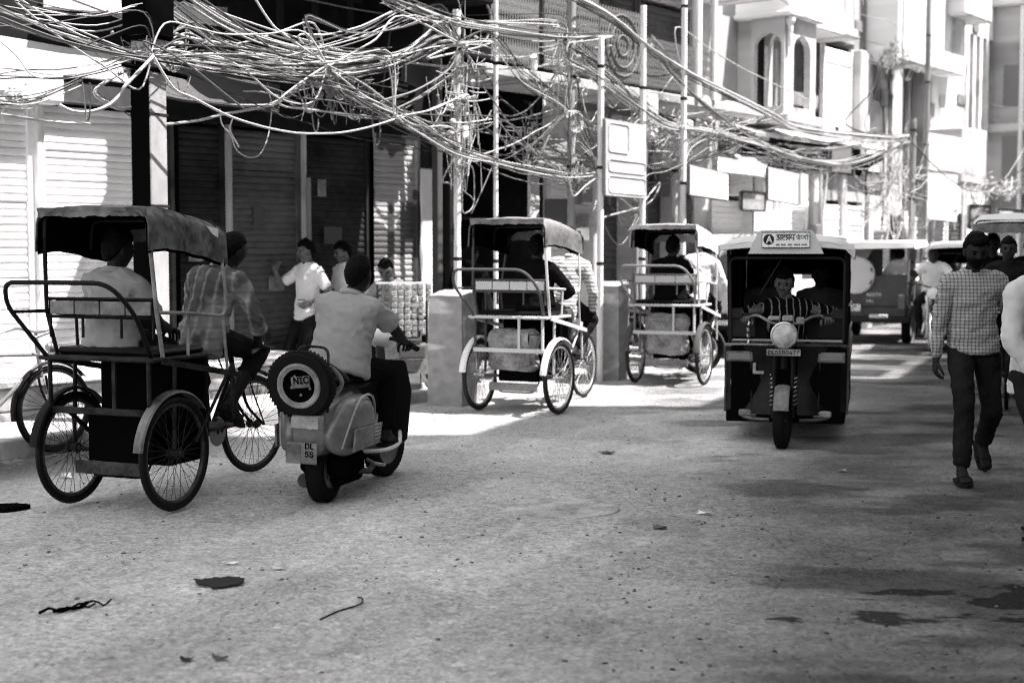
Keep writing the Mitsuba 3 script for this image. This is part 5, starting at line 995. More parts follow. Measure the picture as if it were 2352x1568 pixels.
def person(label, M, pose, skin='skin_dark', shirt='cream', trousers='dark_cloth', hair='hair', sleeve='short', group=None, fat=1.0, hem=-.10, beard=None, shoes='sandal', seed=0, wrinkle=.007, coat=False, bald=False, hvol=1.25):
    """pose: joints in the frame M (x right, y forward, z up)"""
    k = thing('person', label, 'person', group)
    hip, neck, hd = (A(*pose[q]) for q in ('hip', 'neck', 'head')); up = unit(neck-hip); tw = math.radians(pose.get('twist', 0))
    rt = A(math.cos(tw), -math.sin(tw), pose.get('tilt', 0)); rt = unit(rt-up*np.dot(rt, up)); fw = np.cross(up, rt); R = np.stack([rt, fw, up], 1)
    hr = math.radians(pose.get('hip_turn', 0)); hrt = A(math.cos(hr), -math.sin(hr), 0); hfw = A(math.sin(hr), math.cos(hr), 0)
    sp = np.linalg.norm(neck-hip); P_ = lambda t: hip+up*sp*t
    sh = [neck-up*.075+rt*s*.170-fw*.005 for s in (-1, 1)]; hp = [hip+hrt*s*.088-A(0, 0, .03) for s in (-1, 1)]
    el, wr, kn, an = [], [], [], []
    for i, s in enumerate((-1, 1)):
        e, w = ik(sh[i], pose['hands'][i], .285, .25, pose.get('elbows', [(-.5, -.6, -.5), (.5, -.6, -.5)])[i]); el.append(e); wr.append(w)
        q, a = ik(hp[i], pose['feet'][i], .43, .42, pose.get('knees', [(-.1, 1, .1), (.1, 1, .1)])[i]); kn.append(q); an.append(a)
    # skin: one continuous body
    hy, hpit, hroll = pose.get('look', (0, 0, 0)); HM = frame(hd, *np.eye(3)) @ rot('z', -hy) @ rot('x', -hpit) @ rot('y', hroll)
    HR = HM[:3, :3]
    hs = [np.vstack([ball(neck-up*.02, .058), ball(hd-HR@A(0, .018, .06), .052)]),
          np.vstack([ball(sh[0], .048), ball(sh[1], .048), ell(P_(.72), R, .14, .095, .09)]), np.vstack([ell(P_(.72), R, .14, .09, .09), ell(P_(.1), R, .125, .09, .08)]), np.vstack([ell(P_(.1), R, .125, .09, .08), ball(hp[0], .08), ball(hp[1], .08)])]
    fd = pose.get('foot_dir', [(0, 1, -.12)]*2); toes = []
    for i in range(2):
        hs += [np.vstack([ball(sh[i], .047), ball(el[i], .038)]), np.vstack([ball(el[i], .038), ball(el[i]*.7+wr[i]*.3, .041), ball(wr[i], .025)]), np.vstack([ball(hp[i], .075), ball(kn[i], .052)]),
               np.vstack([ball(kn[i], .05), ball(kn[i]*.65+an[i]*.35-A(0, .01, 0), .054), ball(an[i], .035)])]
        d = unit(A(*fd[i])); toes.append(d); dn = unit(np.cross(unit(np.cross(d, A(0, 0, 1))), d)); sd = np.cross(d, dn)
        hs += [np.vstack([ball(an[i]-d*.035-dn*.045, .03), ball(an[i]-dn*.01, .033), ball(an[i]+d*.12-dn*.058+sd*.02, .022), ball(an[i]+d*.12-dn*.058-sd*.02, .022)]),
               np.vstack([ball(an[i]+d*.12-dn*.058+sd*.02, .022), ball(an[i]+d*.12-dn*.058-sd*.02, .022), ball(an[i]+d*.175-dn*.062+sd*.02, .014), ball(an[i]+d*.16-dn*.062-sd*.025, .013)])]
    body = m3.Manifold(m3.Mesh(*[np.asarray(q, t) for q, t in zip(soft(union(hs), .022, 6), (np.float32, np.uint32))]))
    parts = [body, man(X((head_shape(HV), HF), HM))]
    for s in (-1, 1): parts.append(m3.Manifold.hull_points(X((ell(A(s*.076, -.012, -.006), np.eye(3), .010, .02, .032), HF), HM)[0]))
    for i, s in enumerate((-1, 1)):
        d = A(*pose['hand_dir'][i]) if 'hand_dir' in pose else wr[i]-el[i]; d = unit(d)
        nrm = pose.get('palm', [None, None])[i]; nrm = -np.asarray(nrm, float) if nrm is not None else rt*s*1.0
        z = unit(nrm-d*np.dot(nrm, d)); x = np.cross(d, z)
        parts.append(man(X(hand_mesh(s, pose.get('curl', (25, 25))[i]), frame(wr[i]-d*.008, x, d, z))))
    bm = m3.Manifold.batch_boolean(parts, m3.OpType.Add)
    put('body', X(unman(bm), M), skin, k, 60)
    eyes = [sph((s*.031, .0775, .006), .0105, 8) for s in (-1, 1)]
    fy = lambda x, z: head_shape(unit(A(x/.074, .9, z/.116))[None])[0]
    for s in (-1, 1):
        put('eye', X(X(sph((s*.031, .0755, .005), .0105, 8), HM), M), 'hair', k, True)
        put('eyebrow', X(X(tube([(s*.014, .094, .024), (s*.03, .093, .029), (s*.048, .083, .024)], [.002, .0032, .0015], 5), HM), M), hair, k)
    hv = HV.copy(); hp_ = head_shape(hv); x, y, z = hp_.T
    line = .012*(meshkit.fbm(hp_*60+seed, 2)-.5)+np.where(y > .03, .046+.012*np.abs(x)/.07, np.where(y > -.03, -.012+.062*(y+.03)/.06, -.012-.075*np.clip((-y-.03)/.05, 0, 1)))
    if bald: line = np.where(y > -.02, .2, line)
    on = np.clip((z-line)/.012, 0, 1); n_ = .6*meshkit.fbm(hp_*26+seed*7, 3)+.4*meshkit.noise(hp_*[120, 120, 60]+seed)
    hair_m = hp_*(.93+on*(.07+.14*hvol+.12*hvol*(n_-.5)*2))[:, None]+A(0, -.003, .006)*on[:, None]
    put('hair', X(X((hair_m, HF), HM), M), hair, k, True)
    if beard:
        b = (np.exp(-((z+.036)/.006)**2)*(np.abs(x) < .026)*(y > .05)) if beard == 'moustache' else ((z < -.03)*(y > -.01)*1.0+np.exp(-((z+.036)/.006)**2)*(np.abs(x) < .026)*(y > .05))
        put('beard', X(X((hp_*(.95+.085*np.clip(b, 0, 1))[:, None], HF), HM), M), hair, k, True)
    # shirt
    f_ = fat; bl = pose.get('belly', 1.0)
    hs = [np.vstack([ball(sh[0], .062), ball(sh[1], .062), ell(P_(.72), R, .165*f_, .112*f_, .09), ball(neck-up*.02, .066)]), np.vstack([ell(P_(.72), R, .165*f_, .112*f_, .09), ell(P_(.3), R, .158*f_, .115*f_*bl, .09)]),
          np.vstack([ell(P_(.3), R, .158*f_, .115*f_*bl, .09), ell(P_(0)-A(0, 0, 0), R, .174*f_, .134*f_, .06)])]
    if hem < 0: hs.append(np.vstack([ell(P_(0), R, .174*f_, .134*f_, .05), ell(P_(hem/sp)-up*.04, R, .188*f_, .148*f_, .04)]))
    tor = union(hs)
    tor = tor.trim_by_plane(up.tolist(), float(np.dot(up, P_(hem/sp)))).trim_by_plane((-up).tolist(), float(np.dot(-up, neck+up*.012)))
    sl = []
    for i in range(2):
        if sleeve == 'short':
            e = sh[i]*.22+el[i]*.78; d = unit(el[i]-sh[i]); s1 = union([np.vstack([ball(sh[i], .064), ball(el[i], .060*f_)])]).trim_by_plane((-d).tolist(), float(np.dot(-d, e)))
        elif sleeve == 'rolled':
            e = el[i]*.62+wr[i]*.38; d = unit(wr[i]-el[i]); s1 = union([np.vstack([ball(sh[i], .063), ball(el[i], .054)]), np.vstack([ball(el[i], .054), ball(wr[i], .046)])]).trim_by_plane((-d).tolist(), float(np.dot(-d, e)))
        else:
            e = wr[i]-unit(wr[i]-el[i])*.012; d = unit(wr[i]-el[i]); s1 = union([np.vstack([ball(sh[i], .062), ball(el[i], .052)]), np.vstack([ball(el[i], .052), ball(wr[i], .037)])]).trim_by_plane((-d).tolist(), float(np.dot(-d, e)))
        sl.append(s1)
        if sleeve == 'rolled':
            g = np.linspace(0, 2*np.pi, 17)[:-1]; a1 = unit(np.cross(d, A(.3, .2, 1))); a2 = np.cross(d, a1)
            put('cuff', X(tube([e-d*.02+(a1*math.cos(t)+a2*math.sin(t))*.052 for t in g], .018, 8, True), M), shirt, k, True)
    sv, sf = soft(m3.Manifold.batch_boolean([tor]+sl, m3.OpType.Add), .017, 5)
    def crease(m, amp, sd):
        t = trimesh.Trimesh(m[0], m[1], process=False); n = np.array(t.vertex_normals); q = (m[0]-hip) @ R
        a = meshkit.fbm(q*[9, 9, 14]+sd, 3); b = np.abs(meshkit.fbm(q*[7, 7, 19]+sd+40+q[:, [0]]*6, 2)-.5)*2
        return m[0]+n*(np.maximum(amp*((a-.5)*3.2+(.35-b)*2.6), -.3*amp))[:, None], m[1]
    put('shirt', X(crease((sv, sf), wrinkle, seed*3.3), M), shirt, k, 60)
    # collar
    g = np.linspace(-2.75, 2.75, 22); cp = np.array([[neck+up*(.018-.012*abs(t)/2.75+hz_)+rt*math.sin(t)*-.074*rr-fw*(.066*math.cos(t)*rr)-fw*.004 for hz_, rr in ((-.022, 1.12), (.012, .95), (-.012, 1.18))] for t in g])
    put('collar', X(shell(cp, .004), M), shirt, k, 40)
    # trousers
    hs = [np.vstack([ell(hip+A(0, 0, .02), np.stack([hrt, hfw, Z3], 1), .142*f_, .108*f_, .08), ball(hp[0], .088), ball(hp[1], .088)])]
    for i in range(2):
        c = kn[i]*.08+an[i]*.92; hs += [np.vstack([ball(hp[i], .09*min(f_, 1.1)), ball(kn[i], .067)])]
    tr_ = union(hs); lg = []
    for i in range(2):
        d = unit(an[i]-kn[i]); cut = pose.get('trouser_to', (.95, .95))[i]; c = kn[i]*(1-cut)+an[i]*cut
        lg.append(union([np.vstack([ball(kn[i], .066), ball(kn[i]*.6+an[i]*.4, .066), ball(an[i], .056)])]).trim_by_plane((-d).tolist(), float(np.dot(-d, c))))
    put('trousers', X(crease(soft(m3.Manifold.batch_boolean([tr_]+lg, m3.OpType.Add), .022, 5), wrinkle*.7, seed+11.), M), trousers, k, 60)
    for i in range(2):
        d = toes[i]; dn = unit(np.cross(unit(np.cross(d, A(0, 0, 1))), d)); sd = np.cross(d, dn); o = an[i]-dn*.078
        FM_ = frame(o, sd, d, dn)
        ol = sg.Polygon([(-.035, -.06), (.035, -.06), (.045, .08), (.04, .17), (.0, .19), (-.04, .16), (-.045, .08)]).buffer(.01)
        if shoes == 'sandal':
            put('sandal', X(X(cat(prism(ol, .018, -.014), *[tube([(-.05, y, .0), (-.036, y+.01, .035), (0, y+.014, .048), (.036, y+.01, .035), (.05, y, .0)], .011, 5) for y in (.08, .11)]), FM_), M), 'sole', k)
        else:
            put('shoe', X(X(soft(union([np.vstack([ball((0, -.035, .03), .038), ball((0, .0, .06), .045), ball((0.02, .13, .02), .03), ball((-.02, .13, .02), .03)]), np.vstack([ball((0.02, .13, .02), .03), ball((-.02, .13, .02), .03), ball((0, .185, .012), .022)])]), .02, 4), FM_), M), 'sole', k, 60)
    return k
# cloth
def plaid(o, R_, per, lo, hi, base=None, warp=None):
    rx_, ux = R_
    def fn(p, n, uv):
        a = (p.x-o[0])*rx_[0]+(p.y-o[1])*rx_[1]+(p.z-o[2])*rx_[2]; b = (p.x-o[0])*ux[0]+(p.y-o[1])*ux[1]+(p.z-o[2])*ux[2]
        s = lambda t: smoothstep(.25, .42, dr.abs(t/per-dr.floor(t/per)-.5))
        return gcol(hi-(hi-lo)*(.5*s(a)+.5*s(b)))
    return proc(fn)
M_('grey_shirt', dirty(.27, .12, 5., 1.), .9, 0, .1); M_('polo_shirt', dirty(.25, .1, 5., 3.), .9, 0, .1); M_('white_shirt', dirty(.74, .1, 5., 4.), .9, 0, .1)
def faded(p, n, uv):
    st = smoothstep(.3, .5, dr.abs((p.x*.93-p.y*.37)*11-dr.floor((p.x*.93-p.y*.37)*11)-.5)); bl = smoothstep(.4, .62, fbm(p.x*7, p.y*7, p.z*5, 3)); sq = smoothstep(.3, .48, dr.abs(p.z*13-dr.floor(p.z*13)-.5))
    return gcol(.07+.27*(.45*st+.55*bl)*(1-.45*sq))
M_('plaid_shirt', proc(faded), .9, 0, .1)
M_('check_shirt', plaid((3.14, 9.88, 0), ((1, 0, 0), (0, 0, 1)), 0.024, .055, .31), .9, 0, .1)
def stripes(p, n, uv):
    a = (p.x*.97-p.y*-.24)*19.; return gcol(.004+.22*smoothstep(.40, .45, dr.abs(a-dr.floor(a)-.5)))
M_('striped_shirt', proc(stripes), .9, 0, .05)
def fine_str(p, n, uv):
    a = p.z*26; return gcol(.25+.4*smoothstep(.2, .3, dr.abs(a-dr.floor(a)-.5)))
M_('fine_striped', proc(fine_str), .9, 0, .1)
M_('trouser_dark', dirty(.012, .5, 6., 2.), .9, 0, .03); M_('trouser_grey', dirty(.08, .3, 6., 2.), .9, 0, .05); M_('sleeve_pale', dirty(.42, .1, 5., 6.), .9, 0, .1)

person('old man in a grey shirt seated with his back turned in the nearest rickshaw', r1.M, dict(hip=(-.12, .06, 1.04), neck=(-.10, .08, 1.46), head=(-.09, .11, 1.585), look=(24, 4, 0), hands=[(-.22, .42, 1.08), (.06, .42, 1.08)], feet=[(-.2, .56, .54), (.02, .56, .54)], knees=[(-.1, 1, .4), (.1, 1, .4)], palm=[(0, 0, -1), (0, 0, -1)]), skin='skin_black', shirt='grey_shirt', trousers='trouser_dark', sleeve='short', seed=1, fat=1.08, hem=-.06, wrinkle=.009)
person('rickshaw driver in a faded plaid shirt leaning on the handlebar of the nearest rickshaw', r1.M, dict(hip=(.02, .84, 1.03), neck=(.07, 1.0, 1.46), head=(.12, 1.08, 1.575), look=(20, 8, 6), tilt=-.06, hands=[(-.26, 1.16, .935), (.26, 1.16, .935)], hand_dir=[(0, 1, -.25), (0.1, 1, -.25)], palm=[(0, 0, -1), (0, 0, -1)], curl=(55, 55), elbows=[(-.7, -.4, -.3), (.7, -.4, -.3)], feet=[(-.145, .82, .35), (.145, .99, .56)], foot_dir=[(0, 1, -.3), (0, 1, -.7)], knees=[(-.2, 1, .2), (.25, 1, .2)], trouser_to=(.95, .45)), skin='skin_black', shirt='plaid_shirt', trousers='trouser_dark', sleeve='rolled', seed=2, hem=-.14, wrinkle=.011)
person('heavy man in a pale polo shirt riding the old scooter, seen from behind', sct.M, dict(hip=(-.01, .22, .87), neck=(.02, .34, 1.30), head=(.05, .40, 1.425), look=(10, 2, 0), hands=[(-.26, .80, .965), (.255, .80, .965)], hand_dir=[(0, 1, -.2), (-.05, 1, -.2)], palm=[(0, 0, -1), (0, 0, -1)], curl=(55, 55), elbows=[(-.8, -.2, -.4), (.8, -.2, -.4)], feet=[(-.15, .66, .37), (.17, .68, .37)], knees=[(-.3, 1, .6), (.3, 1, .6)], belly=1.1), skin='skin_black', shirt='polo_shirt', trousers='dark_cloth', seed=3, hvol=1.3, fat=1.22, hem=-.08, wrinkle=.008)
person('passenger in black with grey trousers seated in the middle rickshaw', r2.M, dict(hip=(.14, .08, 1.05), neck=(.14, .10, 1.47), head=(.14, .13, 1.60), look=(-10, 0, 0), hands=[(.04, .42, 1.1), (.30, .40, 1.12)], feet=[(.05, .56, .54), (.26, .58, .54)], elbows=[(-.5, -.6, -.5), (.9, -.3, -.4)], knees=[(-.1, 1, .4), (.25, 1, .4)]), shirt='dark_cloth', trousers='trouser_grey', sleeve='long', seed=4, hem=-.06, fat=1.15)
person('driver in a striped shirt and dark waistcoat pedalling the middle rickshaw', r2.M, dict(hip=(.05, .92, 1.06), neck=(.10, 1.05, 1.50), head=(.12, 1.12, 1.62), look=(10, 5, 0), hands=[(-.25, 1.2, .95), (.27, 1.2, .95)], palm=[(0, 0, -1), (0, 0, -1)], curl=(55, 55), elbows=[(-.7, -.4, -.3), (.7, -.5, -.3)], feet=[(-.145, .88, .35), (.145, 1.02, .56)], knees=[(-.2, 1, .2), (.25, 1, .2)]), shirt='fine_striped', trousers='trouser_dark', sleeve='long', seed=5, hem=-.2)
person('man in a black shirt seated in the white-canopied third rickshaw', r3.M, dict(hip=(-.02, .08, 1.05), neck=(-.02, .10, 1.48), head=(0, .13, 1.61), look=(15, 0, 0), hands=[(-.14, .42, 1.1), (.14, .42, 1.1)], feet=[(-.1, .58, .54), (.1, .58, .54)], knees=[(-.1, 1, .4), (.1, 1, .4)]), shirt='dark_cloth', trousers='trouser_dark', sleeve='short', seed=6, fat=1.12, hem=-.06)
person('driver in a white shirt pedalling the white-canopied third rickshaw', r3.M, dict(hip=(.04, .92, 1.06), neck=(.12, 1.05, 1.50), head=(.16, 1.12, 1.62), look=(10, 5, 0), hands=[(-.25, 1.2, .95), (.27, 1.2, .95)], palm=[(0, 0, -1), (0, 0, -1)], curl=(55, 55), elbows=[(-.7, -.4, -.3), (.8, -.4, -.3)], feet=[(-.145, .88, .35), (.145, 1.02, .56)], knees=[(-.2, 1, .2), (.25, 1, .2)]), shirt='white_shirt', trousers='trouser_dark', sleeve='long', seed=7, hem=-.18)
EM = e1.M
person('grim driver in a black shirt with white stripes steering the black electric rickshaw', EM, dict(hip=(0.02, 1.02, .73), neck=(.02, 1.12, 1.17), head=(.04, 1.17, 1.30), look=(4, 10, -3), hands=[(-.33, 1.33, 1.03), (.33, 1.33, 1.03)], hand_dir=[(-.2, 1, -.1), (.2, 1, -.1)], palm=[(0, 0, -1), (0, 0, -1)], curl=(50, 50), elbows=[(-.9, -.3, -.2), (.9, -.3, -.2)], feet=[(-.16, 1.4, .34), (.16, 1.4, .34)], knees=[(-.3, 1, .5), (.3, 1, .5)]), shirt='striped_shirt', trousers='dark_cloth', sleeve='rolled', beard='moustache', seed=8, hem=-.08, skin='skin')
for i, (x, lab) in enumerate(((-.22, 'dim passenger sitting behind the driver at the right inside the electric rickshaw'), (.28, 'barely visible passenger in the dark left corner of the electric rickshaw'))):
    person(lab, EM, dict(hip=(x, -.2, .79), neck=(x, -.16, 1.22), head=(x, -.12, 1.35), look=(0, 5, 0), hands=[(x-.12, .14, .85), (x+.12, .14, .85)], feet=[(x-.1, .26, .34), (x+.1, .26, .34)], knees=[(-.1, 1, .4), (.1, 1, .4)]), shirt='trouser_grey', trousers='dark_cloth', seed=9+i)
# people on foot
def walkM(px, py, head, z=0, at_=None):
    o = gp(px, py, z) if at_ is None else at_; h = math.radians(head)
    return frame(A(o[0], o[1], z), A(math.cos(h), -math.sin(h), 0), A(math.sin(h), math.cos(h), 0), Z3)
wk = frame(A(3.17, 9.92, 0), A(-1, .03, 0), A(-.03, -1, 0), Z3)
wker = person('young man in a checked shirt and black trousers walking towards the camera', wk, dict(hip=(-.02, .0, .93), neck=(.0, .05, 1.44), head=(.0, .10, 1.575), look=(2, 14, 0), hands=[(-.27, .10, .93), (.25, .02, .75)], elbows=[(-.5, -.8, -.1), (.4, -.8, -.1)], feet=[(-.21, -.36, .21), (.09, .17, .095)], foot_dir=[(0, .75, -.75), (.08, 1, -.02)], knees=[(0, 1, .1), (.05, 1, .1)], palm=[(1, 0, 0), (-1, 0, 0)], trouser_to=(.98, .96)), skin='skin_black', shirt='check_shirt', trousers='trouser_dark', sleeve='long', beard='full', seed=12, hem=-.04, wrinkle=.010, hvol=1.5)
eo = at(2390, 570, 7.9)
person('person in a pale long-sleeved shirt cut off by the right frame edge', frame(A(eo[0], eo[1], 0), A(-.94, -.34, 0), A(.34, -.94, 0), Z3), dict(hip=(0, 0, .92), neck=(.0, .02, 1.44), head=(0, .06, 1.57), hands=[(-.2, .2, .95), (.16, .2, .90)], elbows=[(-.6, -.6, -.1), (.95, -.35, -.1)], feet=[(-.1, -.1, .09), (.1, .15, .09)], knees=[(0, 1, .1), (0, 1, .1)]), shirt='sleeve_pale', trousers='trouser_dark', sleeve='long', seed=13, fat=.95, wrinkle=.005, hem=-.12)
def onF(px, d, head, z=0): 
    o = fac(px, 570, d); return walkM(0, 0, head, z, o)
person('young man in a white polo shirt standing by the dark shutter with one hand raised', onF(706, .30, 225), dict(hip=(0, 0, .90), neck=(0, .0, 1.42), head=(0, .03, 1.56), look=(15, 0, 0), hands=[(-.2, .12, 1.0), (.16, .32, 1.36)], elbows=[(-.5, -.8, -.1), (.5, -.3, -.8)], feet=[(-.1, 0, .09), (.1, .05, .09)]), skin='skin', shirt='white_shirt', trousers='trouser_dark', seed=14, hem=-.1, hvol=1.5)
person('man with thick dark hair half hidden behind the scooter rider', onF(794, .30, 232), dict(hip=(0, 0, .90), neck=(0, .0, 1.42), head=(0, .05, 1.545), look=(8, 10, 0), hands=[(-.2, .2, 1.0), (.2, .2, 1.0)], feet=[(-.1, 0, .09), (.1, .05, .09)]), skin='skin', shirt='white_shirt', trousers='trouser_dark', seed=15, hvol=1.5)
person('stall keeper in a grey shirt bent behind the hanging packets', onF(900, 1.35, 200), dict(hip=(0, -.1, .80), neck=(.0, .04, 1.24), head=(.02, .12, 1.36), look=(-15, 25, 0), hands=[(-.25, .25, 1.0), (.25, .3, 1.05)], feet=[(-.1, 0, .09), (.1, .05, .09)], knees=[(-.1, 1, .1), (.1, 1, .1)]), skin='skin', shirt='grey_shirt', trousers='trouser_dark', seed=16)
R4 = r4.M
for i, (x, lab) in enumerate(((-.2, 'dark-clad passenger at the left in the rickshaw at the right frame edge'), (.2, 'dark-clad passenger nearest the frame edge in the right-hand rickshaw'))):
    person(lab, R4, dict(hip=(x, .08, 1.05), neck=(x, .10, 1.5), head=(x, .13, 1.63), hands=[(x-.12, .42, 1.1), (x+.12, .42, 1.1)], feet=[(x-.1, .58, .54), (x+.1, .58, .54)], knees=[(-.1, 1, .4), (.1, 1, .4)]), shirt='dark_cloth', trousers='dark_cloth', seed=17+i)
person('driver in dark clothes pedalling the rickshaw at the right frame edge', R4, dict(hip=(.0, .86, 1.03), neck=(.02, .98, 1.46), head=(.02, 1.04, 1.585), hands=[(-.26, 1.16, .935), (.26, 1.16, .935)], feet=[(-.145, .82, .35), (.145, .99, .56)], knees=[(-.2, 1, .2), (.25, 1, .2)]), shirt='trouser_dark', trousers='dark_cloth', seed=19)
# ---------------------------------------------------------------- stall, parked vehicles, litter
sO = at(925, 918, 15.25); sO[2] = 0
SM = frame(sO, unit(A(1, .12, 0)), unit(A(-.12, 1, 0)), Z3)
M_('packet_pale', .30, .6); M_('packet_grey', .20, .6)
st = thing('packet_stall', 'small street stall of rough boards left of the squat concrete post', 'stall')
for x in (-.26, .26): put('upright', X(cyl((x, 0, 0), (x, 0, 1.24), .014, 6), SM), 'charcoal', st)
put('top_rail', X(cyl((-.28, -.01, 1.23), (.30, -.01, 1.23), .011, 6), SM), 'white_paint', st)
for i, (z0_, z1_) in enumerate(((.26, .42), (.425, .585))): put('front_board', X(bx(-.28, .29, -.03, .0, z0_, z1_, .005), SM), 'worn_board', st)
put('tray', X(bx(-.25, .2, -.12, .3, .60, .64, .008), SM), 'rusty', st); put('shelf', X(bx(-.26, .28, .0, .34, .84, .87, .006), SM), 'rusty', st)
put('crate', X(bx(-.04, .24, -.14, .06, .44, .58, .015), SM), 'dark_grey', st)
for i, x in enumerate((-.235, -.165, -.085, -.015, .055, .125, .195, .275)):
    k = thing('packet_strip', f"{('dark', 'dark', 'pale')[min(i, 2)]} strip of small packets, {('first', 'second', 'third', 'fourth', 'fifth', 'sixth', 'seventh', 'last')[i]} from the left on the stall", 'packet strip', 'packet strips hanging from the stall')
    put('string', X(bx(x-.002, x+.002, -.022, -.02, .60, 1.23), SM), 'paper', k)
    for j in range(3 if i == 7 else 9 if i < 6 else 8):
        m = 'dark_grey' if i < 2 else 'packet_pale' if i < 5 else 'packet_grey'
        pk_ = put('packet', X(X(bx(-.028, .028, -.008, .008, -.029, .029, .006), tr(x+.003*rng.normal(), -.032, 1.19-.063*j) @ rot('z', rng.normal()*9) @ rot('x', rng.normal()*7)), SM), m, k)
        if i != 1: put('print', X(X(bx(-.013, .013, -.0105, -.009, -.012, .012), tr(x, -.034, 1.19-.063*j)), SM), 'grey_paint' if i < 2 else 'packet_grey' if i < 5 else 'packet_pale', pk_)
solo('sack', X(bumpy(subdiv(bx(-.26, .27, -.18, .12, .0, .27, .09), .05), .04, .2, 3), SM), 'dark_grey', 'bulging dark sack on the ground under the stall', 'sack', smooth=50)
solo('bottle', X(lathe([(0, 0), (.028, 0), (.03, .1), (.012, .14), (.012, .165), (0, .165)], 12), SM @ tr(.24, -.24, .03) @ rot('y', -14)), 'paper', 'pale small bottle leaning by the dark sack', 'bottle', smooth=40)

def motorcycle(label, xy, head, dark='black_paint', lean=5, box_=False):
    v = Veh('motorcycle', label, 'motorcycle', xy, head, 'parked motorcycles', lean)
    for y in (0, 1.24): wheel(v, 0, y, .30, .036, ('tyre', 'bright_metal', 'bright_metal'), spokes=12)
    v.put('tank', blob([[S_(0, .62, .80, .11, .1, .08), S_(0, .86, .84, .12, .1, .1)]]), dark, 50)
    v.put('seat', blob([[S_(0, .5, .79, .11, .06, .04), S_(0, -.05, .83, .10, .1, .045)]]), 'charcoal', 50)
    v.put('side_panel', blob([[S_(0, .35, .62, .10, .1, .1), S_(0, -.1, .74, .07, .16, .05)]]), dark, 50)
    v.put('engine', cat(box((0, .62, .42), (.26, .26, .3), .04), cyl((0, .7, .5), (0, .82, .68), .08, 12), *[X(lathe([(.05, -.006), (.11, -.006), (.11, .006), (.05, .006)], 14), tr(0, .7+.02*i, .53+.025*i) @ rot('x', -30)) for i in range(6)]), 'mid_metal', 40)
    v.put('frame', cat(cyl((0, 1.0, .92), (0, .45, .74), .02, 8), cyl((0, 1.0, .85), (0, .75, .3), .02, 8), cyl((0, .75, .3), (0, .3, .3), .02, 8), cyl((-.07, .3, .32), (-.07, 0, .3), .02, 6), cyl((.07, .3, .32), (.07, 0, .3), .02, 6)), 'charcoal')
    v.put('fork', cat(*[cyl((s*.075, 1.24, .3), (s*.075, 1.02, .95), .02, 8) for s in (-1, 1)]), 'bright_metal')
    v.put('shock', cat(*[cyl((s*.1, .02, .32), (s*.1, .12, .74), .025, 8) for s in (-1, 1)]), 'bright_metal')
    v.put('handlebar', cat(tube(fillet([(-.36, .86, 1.06), (-.22, .98, 1.06), (0, 1.02, .99), (.22, .98, 1.06), (.36, .86, 1.06)], .08), .012, 7), *[cyl((s*.3, .91, 1.06), (s*.37, .85, 1.06), .018, 8) for s in (-1, 1)]), 'charcoal', 40)
    v.put('headlight', X(lathe([(0, -.1), (.07, -.08), (.09, 0), (.085, .015), (0, .03)], 18), tr(0, 1.08, .92) @ rot('x', -90)), 'lamp_white', 50)
    for s in (-1, 1): v.put('mirror', cat(cyl((s*.26, .94, 1.06), (s*.3, .95, 1.2), .006, 5), X(lathe([(0, -.01), (.05, -.008), (.055, .004), (0, .008)], 14), tr(s*.3, .95, 1.22) @ rot('x', 90))), 'charcoal', 40)
    v.put('mudguard', X(mudguard(0, 0, .33, -20, 130, .05), tr(0, 1.24, .3)), dark, 50); v.put('mudguard', X(mudguard(0, 0, .34, 30, 250, .06), tr(0, 0, .3)), dark, 50)
    v.put('exhaust', tube(smoothpath([(.12, .75, .45), (.14, .8, .3), (.15, .5, .24), (.16, 0, .28), (.16, -.3, .33)], 5), [.025]*6+[.03]*5+[.042]*10, 10), 'bright_metal', 40)
    v.put('tail_light', box((0, -.3, .72), (.12, .06, .07), .015), 'dark_grey'); v.put('plate', bx(-.09, .09, -.35, -.34, .5, .62, .004), 'cream')
    if box_: v.put('carrier_box', box((.0, -.12, .98), (.34, .3, .24), .04), 'white_paint')
    return v
motorcycle('parked motorcycle with dark tank between the middle rickshaw and the worn post', gp(1392, 862)[:2], 78, 'dark_grey')
motorcycle('parked motorcycle with a white box beside the third rickshaw wheel', gp(1420, 842)[:2], 62, 'charcoal', 6, True)
m3v = motorcycle('motorcycle with a pale fairing coming through the gap left of the walking man', gp(2140, 802)[:2], 196, 'white_paint', 0)
person('rider in a white shirt on the pale motorcycle far down the street', m3v.M, dict(hip=(0, .3, .9), neck=(0, .42, 1.38), head=(0, .47, 1.5), hands=[(-.33, .85, 1.09), (.33, .85, 1.09)], feet=[(-.18, .62, .35), (.18, .62, .35)], knees=[(-.4, 1, .4), (.4, 1, .4)]), shirt='white_shirt', trousers='trouser_dark', seed=23)

# open three-wheeled taxi wagon seen from behind
v = jp = Veh('passenger_wagon', 'dark open passenger wagon with a big pale round spare-wheel cover on its back', 'wagon', (5.98, 24.0), 21)
M_('wagon_paint', dirty(.05, .4, 2., 8.), .4, 0, .3)
v.put('body', cat(bx(-.62, .62, 0, 2.5, .42, .66, .05), bx(-.62, .62, 0, .06, .62, 1.16, .02), bx(-.62, -.56, 0, 2.0, .62, 1.0, .02), bx(.56, .62, .0, .5, .62, 1.0, .02), bx(.56, .62, 1.5, 2.4, .62, 1.0, .02)), 'wagon_paint')
v.put('bonnet', hull([(sx*w, y, z) for sx in (-1, 1) for w, y, z in ((.6, 2.3, .5), (.5, 3.0, .5), (.6, 2.3, 1.0), (.45, 3.0, .85))]), 'wagon_paint')
v.put('bumper', bx(-.66, .66, -.07, .02, .36, .46, .02), 'charcoal')
v.put('roof', sheet([(-.68, -.15, 1.70), (.68, -.15, 1.70), (.68, 2.3, 1.74), (-.68, 2.3, 1.74)], .05, 10, 6, .02), 'plaster_white', 40)
